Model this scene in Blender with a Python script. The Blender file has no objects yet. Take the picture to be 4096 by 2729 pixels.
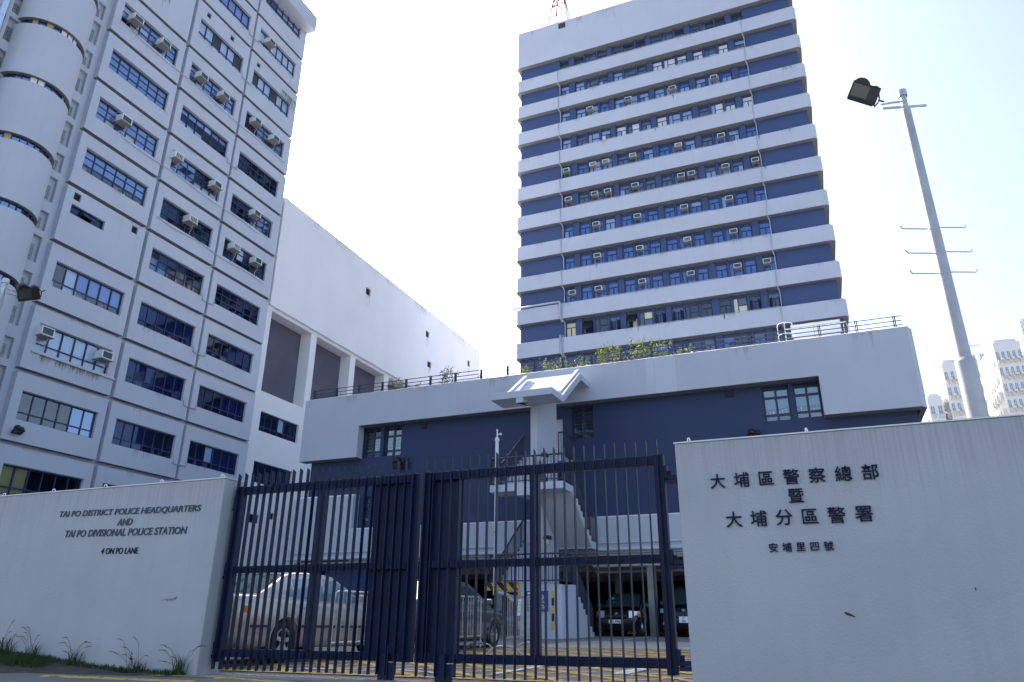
import bpy, bmesh, math, random
from mathutils import Vector, Matrix
random.seed(7)
R = math.radians
sc = bpy.context.scene
col = sc.collection

# ------------------------------------------------------------------ camera, sky, sun, exposure
# world axes follow the compound: X to the right along the podium front, Y away from the gate
cam_d = bpy.data.cameras.new('camera'); cam = bpy.data.objects.new('camera', cam_d); col.objects.link(cam)
F_PX, PITCH, ROLL, YAW = 2911.08, R(21.4768), R(0.41965), R(22.2374)
Fv = Vector((-math.sin(YAW)*math.cos(PITCH), math.cos(YAW)*math.cos(PITCH), math.sin(PITCH)))
R0 = Vector((math.cos(YAW), math.sin(YAW), 0)); U0 = R0.cross(Fv)
Rv = math.cos(ROLL)*R0 + math.sin(ROLL)*U0; Uv = -math.sin(ROLL)*R0 + math.cos(ROLL)*U0
M3 = Matrix((Rv, Uv, -Fv)).transposed()
cam.matrix_world = Matrix.Translation((0, 0, 1.6)) @ M3.to_4x4()
cam_d.sensor_width = 36; cam_d.lens = F_PX/4096*36; cam_d.clip_start = .1; cam_d.clip_end = 3000
sc.camera = cam

SUN_AZ, SUN_EL = math.atan2(-.8, .6), R(37)
w = bpy.data.worlds.new('World'); sc.world = w; w.use_nodes = True
nt = w.node_tree; bg = nt.nodes['Background']
sky = nt.nodes.new('ShaderNodeTexSky'); sky.sky_type = 'NISHITA'; sky.sun_disc = False
sky.sun_elevation = SUN_EL; sky.sun_rotation = SUN_AZ; sky.air_density = 1.0; sky.dust_density = 4.5; sky.ozone_density = 1.5
nt.links.new(sky.outputs[0], bg.inputs[0]); bg.inputs[1].default_value = .15
sd = bpy.data.lights.new('sun', 'SUN'); sd.energy = 4.2; sd.angle = R(.5); sd.color = (1, .95, .87)
so = bpy.data.objects.new('sun', sd); col.objects.link(so)
tosun = Vector((math.sin(SUN_AZ)*math.cos(SUN_EL), math.cos(SUN_AZ)*math.cos(SUN_EL), math.sin(SUN_EL)))
so.rotation_euler = tosun.to_track_quat('Z', 'Y').to_euler()
sc.view_settings.view_transform = 'Standard'; sc.view_settings.look = 'None'; sc.view_settings.gamma = 1
sc.view_settings.exposure = 1.42
sc.cycles.max_bounces = 8; sc.cycles.transparent_max_bounces = 16

# ------------------------------------------------------------------ helpers
EYE = Vector((0, 0, 1.6))
def ray(px, py): return Fv + Rv*((px-2048)/F_PX) - Uv*((py-1364.5)/F_PX)
def onY(px, py, Y): d = ray(px, py); return EYE + d*(Y/d.y)
def ground_z(x, y):
    if y >= 7.4: return 1.0 + .0165*(min(y, 60)-8.4)
    if y > 0: return .98*(y/7.4)
    return 0.0

class MB:
    def __init__(s): s.v = []; s.f = []; s.m = []; s.sm = []
    def add(s, vs, fs, m=0, smooth=False):
        b = len(s.v); s.v += [tuple(p) for p in vs]
        for f in fs: s.f.append(tuple(b+i for i in f)); s.m.append(m); s.sm.append(smooth)
        return s
    def box(s, x0, x1, y0, y1, z0, z1, m=0):
        if x0 > x1: x0, x1 = x1, x0
        if y0 > y1: y0, y1 = y1, y0
        if z0 > z1: z0, z1 = z1, z0
        v = [(x0,y0,z0),(x1,y0,z0),(x1,y1,z0),(x0,y1,z0),(x0,y0,z1),(x1,y0,z1),(x1,y1,z1),(x0,y1,z1)]
        return s.add(v, [(0,3,2,1),(4,5,6,7),(0,1,5,4),(1,2,6,5),(2,3,7,6),(3,0,4,7)], m)
    def obox(s, o, u, v, n, m=0):
        o, u, v, n = map(Vector, (o, u, v, n))
        if u.cross(v).dot(n) < 0: u, v = v, u
        p = [o, o+u, o+u+v, o+v]; p += [q+n for q in p]
        return s.add(p, [(0,3,2,1),(4,5,6,7),(0,1,5,4),(1,2,6,5),(2,3,7,6),(3,0,4,7)], m)
    def quad(s, a, b, c, d, m=0): return s.add([a,b,c,d], [(0,1,2,3)], m)
    def tube(s, pts, r, n=8, m=0, cap=True, r2=None):
        pts = [Vector(p) for p in pts]; rings = []
        for i, p in enumerate(pts):
            if i == 0: t = pts[1]-p
            elif i == len(pts)-1: t = p-pts[i-1]
            else: t = (pts[i+1]-p).normalized()+(p-pts[i-1]).normalized()
            t.normalize()
            a = Vector((0,0,1)) if abs(t.z) < .9 else Vector((1,0,0))
            u = t.cross(a).normalized(); v = u.cross(t).normalized()
            rr = r if r2 is None else r+(r2-r)*i/(len(pts)-1)
            rings.append([p+(u*math.cos(2*math.pi*k/n)+v*math.sin(2*math.pi*k/n))*rr for k in range(n)])
        vs = [q for g in rings for q in g]; fs = []
        for i in range(len(pts)-1):
            for k in range(n):
                a, b = i*n+k, i*n+(k+1)%n
                fs.append((a, a+n, b+n, b))
        s.add(vs, fs, m, True)
        if cap:
            s.add(rings[0], [tuple(range(n))], m); s.add(rings[-1], [tuple(reversed(range(n)))], m)
        return s
    def prism(s, poly, axis, a, b, m=0):
        # poly: 2-D outline; axis 0 -> (y,z) extruded along x, 1 -> (x,z) along y, 2 -> (x,y) along z
        def mk(p, t): return (t,p[0],p[1]) if axis == 0 else ((p[0],t,p[1]) if axis == 1 else (p[0],p[1],t))
        n = len(poly); vs = [mk(p, a) for p in poly]+[mk(p, b) for p in poly]
        ar = sum(poly[i][0]*poly[(i+1)%n][1]-poly[(i+1)%n][0]*poly[i][1] for i in range(n))
        sgn = (1 if ar > 0 else -1)*(1 if b > a else -1)*(-1 if axis == 1 else 1)
        lo, hi = tuple(range(n)), tuple(range(n, 2*n))
        fs = [tuple(reversed(lo)) if sgn > 0 else lo, hi if sgn > 0 else tuple(reversed(hi))]
        for i in range(n):
            j = (i+1) % n; q = (i, j, n+j, n+i); fs.append(q if sgn > 0 else tuple(reversed(q)))
        return s.add(vs, fs, m)
    def lathe(s, prof, c, axis=2, n=16, m=0, ends=False):
        c = Vector(c); vs = []; fs = []
        for r, h in prof:
            for k in range(n):
                a = 2*math.pi*k/n; u, v = r*math.cos(a), r*math.sin(a)
                vs.append(c+Vector(((h,u,v),(u,h,v),(u,v,h))[axis]))
        for i in range(len(prof)-1):
            for k in range(n):
                a, b = i*n+k, i*n+(k+1)%n; fs.append((a, b, b+n, a+n))
        s.add(vs, fs, m, True)
        if ends:
            s.add(vs[:n], [tuple(range(n))], m); s.add(vs[-n:], [tuple(range(n))], m)
        return s
    def holed(s, o, u, v, n, W, H, holes, depth, m=0, mr=None, back=None):
        """wall face o + a*u + b*v (0<a<W, 0<b<H) facing n, rectangular holes with reveals going back by depth"""
        o, u, v, n = map(Vector, (o, u, v, n)); mr = m if mr is None else mr
        A = sorted({0, W}|{h[0] for h in holes}|{h[1] for h in holes}); B = sorted({0, H}|{h[2] for h in holes}|{h[3] for h in holes})
        A = [a for a in A if 0 <= a <= W]; B = [b for b in B if 0 <= b <= H]
        idx = {}; vs = []
        def P(a, b):
            if (a, b) not in idx: idx[(a, b)] = len(vs); vs.append(o+u*a+v*b)
            return idx[(a, b)]
        flip = u.cross(v).dot(n) < 0; fs = []
        for i in range(len(A)-1):
            for j in range(len(B)-1):
                ca, cb = (A[i]+A[i+1])/2, (B[j]+B[j+1])/2
                if any(h[0] < ca < h[1] and h[2] < cb < h[3] for h in holes): continue
                q = (P(A[i],B[j]), P(A[i+1],B[j]), P(A[i+1],B[j+1]), P(A[i],B[j+1]))
                fs.append(tuple(reversed(q)) if flip else q)
        s.add(vs, fs, m)
        for h in holes:
            a0, a1, b0, b1 = max(h[0],0), min(h[1],W), max(h[2],0), min(h[3],H)
            p = [o+u*a0+v*b0, o+u*a1+v*b0, o+u*a1+v*b1, o+u*a0+v*b1]; q = [x-n*depth for x in p]
            for k in range(4):
                l = (k+1) % 4; f = [p[k], p[l], q[l], q[k]]
                s.add(f, [(0,1,2,3)] if not flip else [(3,2,1,0)], mr)
            if back is not None: s.add(q, [(0,1,2,3)] if not flip else [(3,2,1,0)], back)
        return s
    def build(s, name, mats, parent=None, loc=None, bevel=0, smooth=None, under=None):
        me = bpy.data.meshes.new(name)
        off = Vector(loc) if loc is not None else (Vector(parent['_o']) if parent is not None and '_o' in parent.keys() else Vector((0,0,0)))
        me.from_pydata([tuple(Vector(p)-off) for p in s.v], [], s.f)
        if not isinstance(mats, (list, tuple)): mats = [mats]
        for m in mats: me.materials.append(m)
        me.polygons.foreach_set('material_index', s.m)
        me.polygons.foreach_set('use_smooth', s.sm if smooth is None else [smooth]*len(s.f))
        me.update()
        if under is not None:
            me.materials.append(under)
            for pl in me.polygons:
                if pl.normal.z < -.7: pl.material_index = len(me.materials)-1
        o = bpy.data.objects.new(name, me); col.objects.link(o)
        if parent is not None: o.parent = parent
        else: o.location = off
        if bevel:
            b = o.modifiers.new('bevel', 'BEVEL'); b.width = bevel; b.segments = 2; b.limit_method = 'ANGLE'; b.angle_limit = R(40)
        o['_o'] = tuple(off) if parent is None else tuple(off)
        return o

def tag(o, label=None, cat=None, group=None, kind=None):
    if label: o['label'] = label
    if cat: o['category'] = cat
    if group: o['group'] = group
    if kind: o['kind'] = kind
    return o
def thing(name, label, cat, loc=(0,0,0), rz=0, group=None, local=False):
    o = bpy.data.objects.new(name, None); col.objects.link(o); o.location = loc; o.rotation_euler = (0,0,rz); o.empty_display_size = .2
    o['_o'] = (0.,0.,0.) if (local or rz) else tuple(float(x) for x in loc)
    return tag(o, label, cat, group)
def copy_tree(o, parent=None):
    c = o.copy(); col.objects.link(c)
    if parent is not None: c.parent = parent
    for ch in list(o.children): copy_tree(ch, c)
    return c
def structure(name, mb, m): return tag(mb.build(name, m), kind='structure')

# ------------------------------------------------------------------ materials
def mat(name, base, rough=.6, metal=0, spec=.5, coat=0, var=0, vs=3.0, streak=0, streak_col=None, bump=0, bs=40, trans=0):
    m = bpy.data.materials.new(name); m.use_nodes = True
    t = m.node_tree; p = t.nodes['Principled BSDF']
    p.inputs['Base Color'].default_value = (*base, 1); p.inputs['Roughness'].default_value = rough
    p.inputs['Metallic'].default_value = metal; p.inputs['Specular IOR Level'].default_value = spec
    p.inputs['Coat Weight'].default_value = coat; p.inputs['Coat Roughness'].default_value = .05
    if var or streak or bump:
        tc = t.nodes.new('ShaderNodeTexCoord')
        cur = None
        if var:
            nz = t.nodes.new('ShaderNodeTexNoise'); nz.inputs['Scale'].default_value = vs; nz.inputs['Detail'].default_value = 6
            t.links.new(tc.outputs['Object'], nz.inputs['Vector'])
            mx = t.nodes.new('ShaderNodeMix'); mx.data_type = 'RGBA'
            mx.inputs[6].default_value = (*[c*(1-var) for c in base], 1); mx.inputs[7].default_value = (*[min(1, c*(1+var)) for c in base], 1)
            rmp = t.nodes.new('ShaderNodeMapRange'); rmp.inputs[1].default_value = .3; rmp.inputs[2].default_value = .7
            t.links.new(nz.outputs[0], rmp.inputs[0]); t.links.new(rmp.outputs[0], mx.inputs[0]); cur = mx.outputs[2]
        if streak:
            mp = t.nodes.new('ShaderNodeMapping'); mp.inputs['Scale'].default_value = (2.6, 2.6, .14)
            n2 = t.nodes.new('ShaderNodeTexNoise'); n2.inputs['Scale'].default_value = 1.6; n2.inputs['Detail'].default_value = 8; n2.inputs['Roughness'].default_value = .65
            t.links.new(tc.outputs['Object'], mp.inputs[0]); t.links.new(mp.outputs[0], n2.inputs['Vector'])
            r2 = t.nodes.new('ShaderNodeMapRange'); r2.inputs[1].default_value = .5; r2.inputs[2].default_value = .78; r2.inputs[4].default_value = streak
            t.links.new(n2.outputs[0], r2.inputs[0])
            m2 = t.nodes.new('ShaderNodeMix'); m2.data_type = 'RGBA'
            if cur: t.links.new(cur, m2.inputs[6])
            else: m2.inputs[6].default_value = (*base, 1)
            sc_ = streak_col or tuple(c*.45 for c in base)
            m2.inputs[7].default_value = (*sc_, 1); t.links.new(r2.outputs[0], m2.inputs[0]); cur = m2.outputs[2]
        if cur: t.links.new(cur, p.inputs['Base Color'])
        if bump:
            n3 = t.nodes.new('ShaderNodeTexNoise'); n3.inputs['Scale'].default_value = bs; n3.inputs['Detail'].default_value = 4
            t.links.new(tc.outputs['Object'], n3.inputs['Vector'])
            b = t.nodes.new('ShaderNodeBump'); b.inputs['Strength'].default_value = bump; b.inputs['Distance'].default_value = .01
            t.links.new(n3.outputs[0], b.inputs['Height']); t.links.new(b.outputs[0], p.inputs['Normal'])
    return m
def glassmat(name, tint, refl=.5, rough=.02, tone=(.92, .96, 1)):
    m = bpy.data.materials.new(name); m.use_nodes = True; t = m.node_tree
    t.nodes.remove(t.nodes['Principled BSDF']); out = t.nodes['Material Output']
    tr = t.nodes.new('ShaderNodeBsdfTransparent'); tr.inputs[0].default_value = (*tint, 1)
    gl = t.nodes.new('ShaderNodeBsdfGlossy'); gl.inputs[0].default_value = (*tone, 1); gl.inputs['Roughness'].default_value = rough
    lw = t.nodes.new('ShaderNodeFresnel'); lw.inputs[0].default_value = 1.5
    ma = t.nodes.new('ShaderNodeMath'); ma.operation = 'MULTIPLY_ADD'; ma.inputs[1].default_value = 1.0; ma.inputs[2].default_value = refl
    ma.use_clamp = True
    mx = t.nodes.new('ShaderNodeMixShader')
    t.links.new(lw.outputs[0], ma.inputs[0]); t.links.new(ma.outputs[0], mx.inputs[0]); t.links.new(tr.outputs[0], mx.inputs[1]); t.links.new(gl.outputs[0], mx.inputs[2])
    t.links.new(mx.outputs[0], out.inputs[0]); return m

GREY = (.49, .52, .59)
m_paint = mat('grey_paint', GREY, .75, var=.035, vs=.5, streak=.10, bump=.10, bs=18)
m_panel = mat('panel_paint', (.50, .53, .60), .7, var=.03, vs=.4, streak=.10, bump=.08, bs=16)
m_tower = mat('tower_paint', (.52, .55, .64), .7, var=.03, vs=.3, streak=.12, bump=.05, bs=10)
m_white = mat('annex_paint', (.80, .79, .80), .75, var=.03, vs=.35, streak=.06, bump=.08, bs=12)
m_wall = mat('wall_render', (.47, .47, .49), .85, var=.05, vs=1.2, streak=.22, streak_col=(.34,.335,.34), bump=.5, bs=48)
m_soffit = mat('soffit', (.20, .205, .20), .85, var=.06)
m_navy = mat('navy_paint', (.021, .040, .108), .65, var=.06, vs=.5, streak=.15, streak_col=(.055,.07,.13), bump=.06, bs=15)
m_tnavy = mat('tower_navy_paint', (.048, .082, .195), .65, var=.05, vs=.4, bump=.05, bs=12)
m_slate = mat('slate_paint', (.095, .090, .125), .7, var=.12, vs=.7, bump=.12, bs=14)
m_frame = mat('window_frame_navy', (.020, .032, .105), .45)
m_alu = mat('window_seal', (.42, .42, .43), .5)
m_gate = mat('gate_paint', (.0055, .0125, .052), .5, spec=.35, var=.2, vs=5, streak=.10, streak_col=(.02,.026,.06))
m_rail = mat('rail_navy', (.025, .033, .07), .45)
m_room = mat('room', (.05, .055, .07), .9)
m_gl = glassmat('window_glass', (.80, .88, .97), .10)
m_glb = glassmat('blue_film_glass', (.12, .20, .50), .42, tone=(.50, .65, .93))
m_gld = glassmat('dark_glass', (.34, .40, .52), .045, tone=(.5, .66, 1))
m_gls = glassmat('lobby_glass', (.75, .82, .86), .16)
m_blind = mat('blind_blue', (.26, .40, .78), .7, var=.06, vs=2)
m_blindw = mat('blind_white', (.78, .84, .92), .7, var=.04, vs=3)
m_paper = mat('paper', (.82, .83, .84), .7)
m_louv = mat('louvre_dark', (.035, .04, .055), .6)
m_cur = mat('curtain_navy', (.025, .058, .27), .8, var=.2, vs=6)
m_yel = mat('blind_yellow', (.62, .52, .22), .8)
m_teal = mat('blind_teal', (.03, .40, .60), .5)
m_ac = mat('ac_casing', (.78, .77, .73), .55, var=.06, vs=4, streak=.15, streak_col=(.4,.36,.3))
m_coil = mat('ac_coil', (.05, .085, .10), .4, metal=.3)
m_under = mat('ac_underside', (.30, .29, .27), .7)
m_hose = mat('drain_hose', (.60, .60, .58), .5)
m_pipe = mat('painted_pipe', (.50, .53, .58), .45)
m_steel = mat('galvanised', (.50, .50, .50), .38, metal=.75, var=.2, vs=14, streak=.3, streak_col=(.24,.19,.15))
m_shiny = mat('stainless_duct', (.75, .77, .8), .18, metal=1)
m_gblock = mat('glass_block', (.26, .30, .30), .15, var=.35, vs=9)
m_black = mat('black_metal', (.012, .012, .013), .4)
m_lens = mat('lamp_lens', (.03, .042, .036), .12, coat=.6)
m_red = mat('mast_red', (.36, .14, .11), .6)
m_mwhite = mat('mast_white', (.75, .75, .76), .6)
m_letter = mat('letter_navy', (.008, .015, .045), .6, spec=.2)
m_letter2 = mat('letter_slate', (.045, .068, .115), .5, spec=.3, var=.2, vs=9)
m_yellow = mat('safety_yellow', (.72, .40, .02), .5)
m_sblack = mat('safety_black', (.015, .015, .016), .5)
m_bsign = mat('notice_blue', (.02, .05, .26), .4)
m_shut = mat('shutter_blue', (.015, .05, .19), .5)
m_concrete = mat('concrete', (.30, .29, .28), .85, var=.12, vs=1.5, bump=.2, bs=30)
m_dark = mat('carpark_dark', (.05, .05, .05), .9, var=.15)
m_cream = mat('apartment_cream', (.72, .72, .71), .8, var=.06, vs=.2)
m_creamd = mat('apartment_panel', (.60, .55, .47), .8)
m_apwin = mat('apartment_window', (.24, .30, .40), .3)
m_bark = mat('stem', (.10, .075, .05), .8)

def asphalt():
    m = bpy.data.materials.new('asphalt'); m.use_nodes = True; t = m.node_tree; p = t.nodes['Principled BSDF']; p.inputs['Roughness'].default_value = .85
    tc = t.nodes.new('ShaderNodeTexCoord')
    a = t.nodes.new('ShaderNodeTexNoise'); a.inputs['Scale'].default_value = .7; a.inputs['Detail'].default_value = 7; t.links.new(tc.outputs['Object'], a.inputs['Vector'])
    b = t.nodes.new('ShaderNodeTexNoise'); b.inputs['Scale'].default_value = 90; b.inputs['Detail'].default_value = 3; t.links.new(tc.outputs['Object'], b.inputs['Vector'])
    mx = t.nodes.new('ShaderNodeMix'); mx.data_type = 'RGBA'; mx.inputs[6].default_value = (.115,.112,.11,1); mx.inputs[7].default_value = (.215,.208,.20,1)
    ad = t.nodes.new('ShaderNodeMath'); ad.operation = 'MULTIPLY_ADD'; ad.inputs[1].default_value = .9; t.links.new(b.outputs[0], ad.inputs[0])
    sb = t.nodes.new('ShaderNodeMath'); sb.operation = 'SUBTRACT'; sb.inputs[1].default_value = .45; t.links.new(a.outputs[0], sb.inputs[0]); t.links.new(sb.outputs[0], ad.inputs[2])
    t.links.new(ad.outputs[0], mx.inputs[0]); t.links.new(mx.outputs[2], p.inputs['Base Color'])
    bp = t.nodes.new('ShaderNodeBump'); bp.inputs['Strength'].default_value = .5; bp.inputs['Distance'].default_value = .01; t.links.new(b.outputs[0], bp.inputs['Height']); t.links.new(bp.outputs[0], p.inputs['Normal'])
    return m
m_asph = asphalt()
def worn(name, base, cut=.42):
    """worn paint: noise lets the surface below show through"""
    m = mat(name, base, .7, var=.15, vs=6); t = m.node_tree; p = t.nodes['Principled BSDF']
    tc = t.nodes.new('ShaderNodeTexCoord'); n = t.nodes.new('ShaderNodeTexNoise'); n.inputs['Scale'].default_value = 9; n.inputs['Detail'].default_value = 8
    t.links.new(tc.outputs['Object'], n.inputs['Vector'])
    r = t.nodes.new('ShaderNodeMapRange'); r.inputs[1].default_value = cut-.06; r.inputs[2].default_value = cut+.06; t.links.new(n.outputs[0], r.inputs[0]); t.links.new(r.outputs[0], p.inputs['Alpha'])
    return m
m_yline = worn('worn_yellow_paint', (.56, .38, .085), .40); m_wline = worn('worn_white_paint', (.66, .66, .66), .40)
def leafmat(name, c1, c2):
    m = mat(name, c1, .5); t = m.node_tree; p = t.nodes['Principled BSDF']
    oi = t.nodes.new('ShaderNodeNewGeometry'); mx = t.nodes.new('ShaderNodeMix'); mx.data_type = 'RGBA'
    mx.inputs[6].default_value = (*c1,1); mx.inputs[7].default_value = (*c2,1); t.links.new(oi.outputs['Random Per Island'], mx.inputs[0])
    t.links.new(mx.outputs[2], p.inputs['Base Color'])
    tl = t.nodes.new('ShaderNodeBsdfTranslucent'); t.links.new(mx.outputs[2], tl.inputs[0])
    ms = t.nodes.new('ShaderNodeMixShader'); ms.inputs[0].default_value = .45
    t.links.new(p.outputs[0], ms.inputs[1]); t.links.new(tl.outputs[0], ms.inputs[2]); t.links.new(ms.outputs[0], t.nodes['Material Output'].inputs[0])
    return m
m_leaf = leafmat('roof_leaf', (.10, .16, .03), (.20, .26, .05))
m_grass = leafmat('grass_blade', (.028, .062, .014), (.075, .12, .03))
m_straw = leafmat('seed_stalk', (.10, .085, .05), (.16, .12, .07))
m_weed = leafmat('weed_leaf', (.02, .03, .014), (.045, .05, .02))
m_earth = mat('verge_soil', (.055, .048, .036), .95, var=.4, vs=8, bump=.8, bs=25)

# ------------------------------------------------------------------ the ground
g = MB(); ys = [-400, -30, 0, 2, 4, 6, 7.4, 20, 40, 60, 400]; xs = [-400, 400]
vs = [(x, y, ground_z(x, y)) for y in ys for x in xs]
g.add(vs, [(2*i, 2*i+1, 2*i+3, 2*i+2) for i in range(len(ys)-1)]); structure('ground', g, m_concrete)
def sheet(x0, x1, y0, y1, dz, m=None):
    s = MB(); yy = sorted({y0, y1}|{y for y in ys if y0 < y < y1})
    for a, b in zip(yy, yy[1:]): s.quad((x0,a,ground_z(0,a)+dz),(x1,a,ground_z(0,a)+dz),(x1,b,ground_z(0,b)+dz),(x0,b,ground_z(0,b)+dz))
    return s
structure('road', sheet(-60, 60, -12, 7.86, .006), m_asph)
structure('forecourt', sheet(-33, 20, 7.86, 28, .006), m_asph)
structure('concrete_apron', sheet(-6.9, -1.0, 17.9, 22.5, .011), m_concrete)
# yellow box hatching in the forecourt
hm = MB(); X0, X1, Y0_, Y1_ = -8.2, 1.5, 8.75, 17.7
def strip(a, b, wd, dz, mb):
    a, b = Vector(a), Vector(b); d = (b-a).normalized(); n = Vector((-d.y, d.x))*wd/2
    mb.quad(*[(p.x, p.y, ground_z(0, p.y)+dz) for p in (a-n, b-n, b+n, a+n)])
def clip(px, py, dx, dy):
    t0, t1 = -99, 99
    for p, d, lo, hi in ((px,dx,X0,X1),(py,dy,Y0_,Y1_)):
        a, b = (lo-p)/d, (hi-p)/d
        if a > b: a, b = b, a
        t0, t1 = max(t0,a), min(t1,b)
    return (t0, t1) if t1-t0 > .1 else None
for k in range(-26, 27):
    for s_, zz in ((1, .012), (-1, .016)):
        c0 = (X0+X1)/2+k*.98; r_ = clip(c0, 13.2, 1, s_)
        if r_: strip((c0+r_[0], 13.2+s_*r_[0]), (c0+r_[1], 13.2+s_*r_[1]), .15, zz, hm)
for a, b in (((X0,Y0_),(X1,Y0_)),((X0,Y1_),(X1,Y1_))): strip(a, b, .16, .020, hm)
structure('yellow_hatching', hm, m_yline)
ln = MB()
strip((-4.1, 9.5), (-4.0, 13.2), .13, .024, ln); strip((-2.6, 10.1), (-2.5, 11.9), .22, .024, ln)
pa = [(-4.7+2.9*math.cos(t), 9.0+2.9*math.sin(t)*.6) for t in [R(170+8*i) for i in range(12)]]
pa = [(-7.2, 9.2), (-6.4, 9.55), (-5.6, 9.65), (-5.0, 9.45), (-4.6, 9.05), (-4.5, 8.7)]
for a, b in zip(pa, pa[1:]): strip(a, b, .09, .024, ln)
strip((-8.6, 8.95), (-8.2, 12.0), .12, .024, ln)
strip((-16, 26.4), (4, 26.4), .1, .012, ln); strip((-5.9, 22.8), (-5.9, 28), .1, .016, ln)
structure('white_road_marking', ln, m_wline)
ye = MB()
for a, b in (((-16, 7.62), (-9.5, 7.66)), ((-9.5, 7.66), (-7.3, 7.83)), ((-7.3, 7.83), (-5.2, 7.45)), ((-7.1, 7.82), (-6.3, 7.1)), ((-5.2, 7.45), (4, 7.4)), ((-9.5, 7.3), (-7.0, 7.32))): strip(a, b, .12, .012, ye)
structure('yellow_road_marking', ye, m_yline)
# channel drain under the gate
t = thing('drain_channel', 'long rusty steel drain grating across the gateway under the gate', 'drain', (-4.5, 8.1, 1.0))
d = MB(); d.box(-7.5, -1.4, 7.93, 7.99, .985, 1.012); d.box(-7.5, -1.4, 8.27, 8.33, .985, 1.016); d.build('edge_strip', m_concrete, t)
d = MB(); d.box(-7.5, -1.4, 7.99, 8.27, .90, 1.001); d.build('channel', m_black, t)
d = MB(); k = -7.46
while k < -1.45: d.box(k, k+.035, 7.99, 8.27, 1.0, 1.014); k += .075
d.build('grating', m_steel, t)
# verge in front of the left wall
g = MB(); N = 40; bank = []
for i in range(N+1):
    x = -17+i*(9.6/N); h = max(0, min(1, (-8.6-x)/2.6))
    bank.append([(x, 7.99, ground_z(0,7.9)+.02+.20*h+random.uniform(-.02,.02)), (x, 7.7, ground_z(0,7.7)+.01+.14*h+random.uniform(-.02,.02)), (x, 7.35-.25*h, ground_z(0,7.35-.25*h)-.02)])
for i in range(N):
    for j in range(2): g.quad(bank[i][j+1], bank[i+1][j+1], bank[i+1][j], bank[i][j])
structure('verge', g, m_earth)

# ------------------------------------------------------------------ windows
def window(parent, o, u, v, n, W, H, cols, rows, styles, fr=.055, fm=.05, depth=.06, mats=None, name='window', label=None):
    """frame, panes and blinds. o = lower corner in the wall plane; u,v,n unit axes; rows = fractions from the top; styles(c,r)->key"""
    o, u, v, n = map(Vector, (o, u, v, n)); f = MB()
    us = cols if isinstance(cols, list) else [i/cols for i in range(cols+1)]
    f.obox(o, u*W, v*fr, n*depth); f.obox(o+v*(H-fr), u*W, v*fr, n*depth)
    f.obox(o+v*fr, u*fr, v*(H-2*fr), n*depth); f.obox(o+v*fr+u*(W-fr), u*fr, v*(H-2*fr), n*depth)
    for a in us[1:-1]: f.obox(o+u*(a*W-fm/2)+v*fr, u*fm, v*(H-2*fr), n*(depth-.004))
    for b in rows[1:-1]: f.obox(o+v*(H-b*H-fm/2)+u*fr, u*(W-2*fr), v*fm, n*(depth-.012))
    fo = f.build(name, m_frame, parent)
    if label: fo['label'] = label
    by = {}
    for c in range(len(us)-1):
        for r in range(len(rows)-1):
            key = styles(c, r)
            by.setdefault(key, []).append((us[c]*W, us[c+1]*W, H-rows[r+1]*H, H-rows[r]*H))
    pane = MB(); bl = {}
    for key, cells in by.items():
        for (a0, a1, b0, b1) in cells:
            j = [random.uniform(-.006, .006) for _ in range(3)]; off = n*.02
            gi = {'g':0,'b':1,'d':2,'C':2,'s':3}.get(key, 0)
            if key in ('L','O'):
                if key == 'L': MB().obox(o+u*a0+v*b0+n*.012, u*(a1-a0), v*(b1-b0), n*.01).build('louvre', m_louv, fo)
                continue
            p = [o+u*a0+v*b0+off+n*j[0], o+u*a1+v*b0+off+n*j[1], o+u*a1+v*b1+off+n*(j[1]+j[2]-j[0]), o+u*a0+v*b1+off+n*j[2]]
            if u.cross(v).dot(n) < 0: p.reverse()
            pane.quad(*p, m=gi)
            mm = {'B':m_blind,'W':m_blindw,'P':m_paper,'C':m_cur,'Y':m_yel,'T':m_teal}.get(key)
            if mm:
                e = .02
                bl.setdefault(mm, MB()).obox(o+u*(a0+e)+v*b0-n*.06, u*(a1-a0-2*e), v*(b1-b0), n*.01)
    if pane.f: pane.build('pane', [m_gl, m_glb, m_gld, m_gls], fo)
    for mm, mb in bl.items(): mb.build('louvre' if mm is m_louv else ('curtain' if mm is m_cur else 'blind'), mm, fo)
    return fo
def clutter(parent, o, u, v, n, W, items, name='shelf_items'):
    """things on the sill, seen through the glass"""
    o, u, v, n = map(Vector, (o, u, v, n)); cols_ = []; mb = MB()
    for (a, wd, h, c) in items:
        if c not in cols_: cols_.append(c)
        mb.obox(o+u*a*W-n*.30, u*wd, v*h, n*(.12+random.random()*.08), m=cols_.index(c))
    return mb.build(name, cols_, parent)
m_it = [mat('box_%s' % n, c, .6) for n, c in (('brown', (.28,.14,.07)), ('red', (.45,.10,.10)), ('cyan', (.08,.35,.50)), ('blue', (.08,.18,.5)), ('tan', (.48,.36,.22)), ('offwhite', (.75,.74,.70)))]

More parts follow.
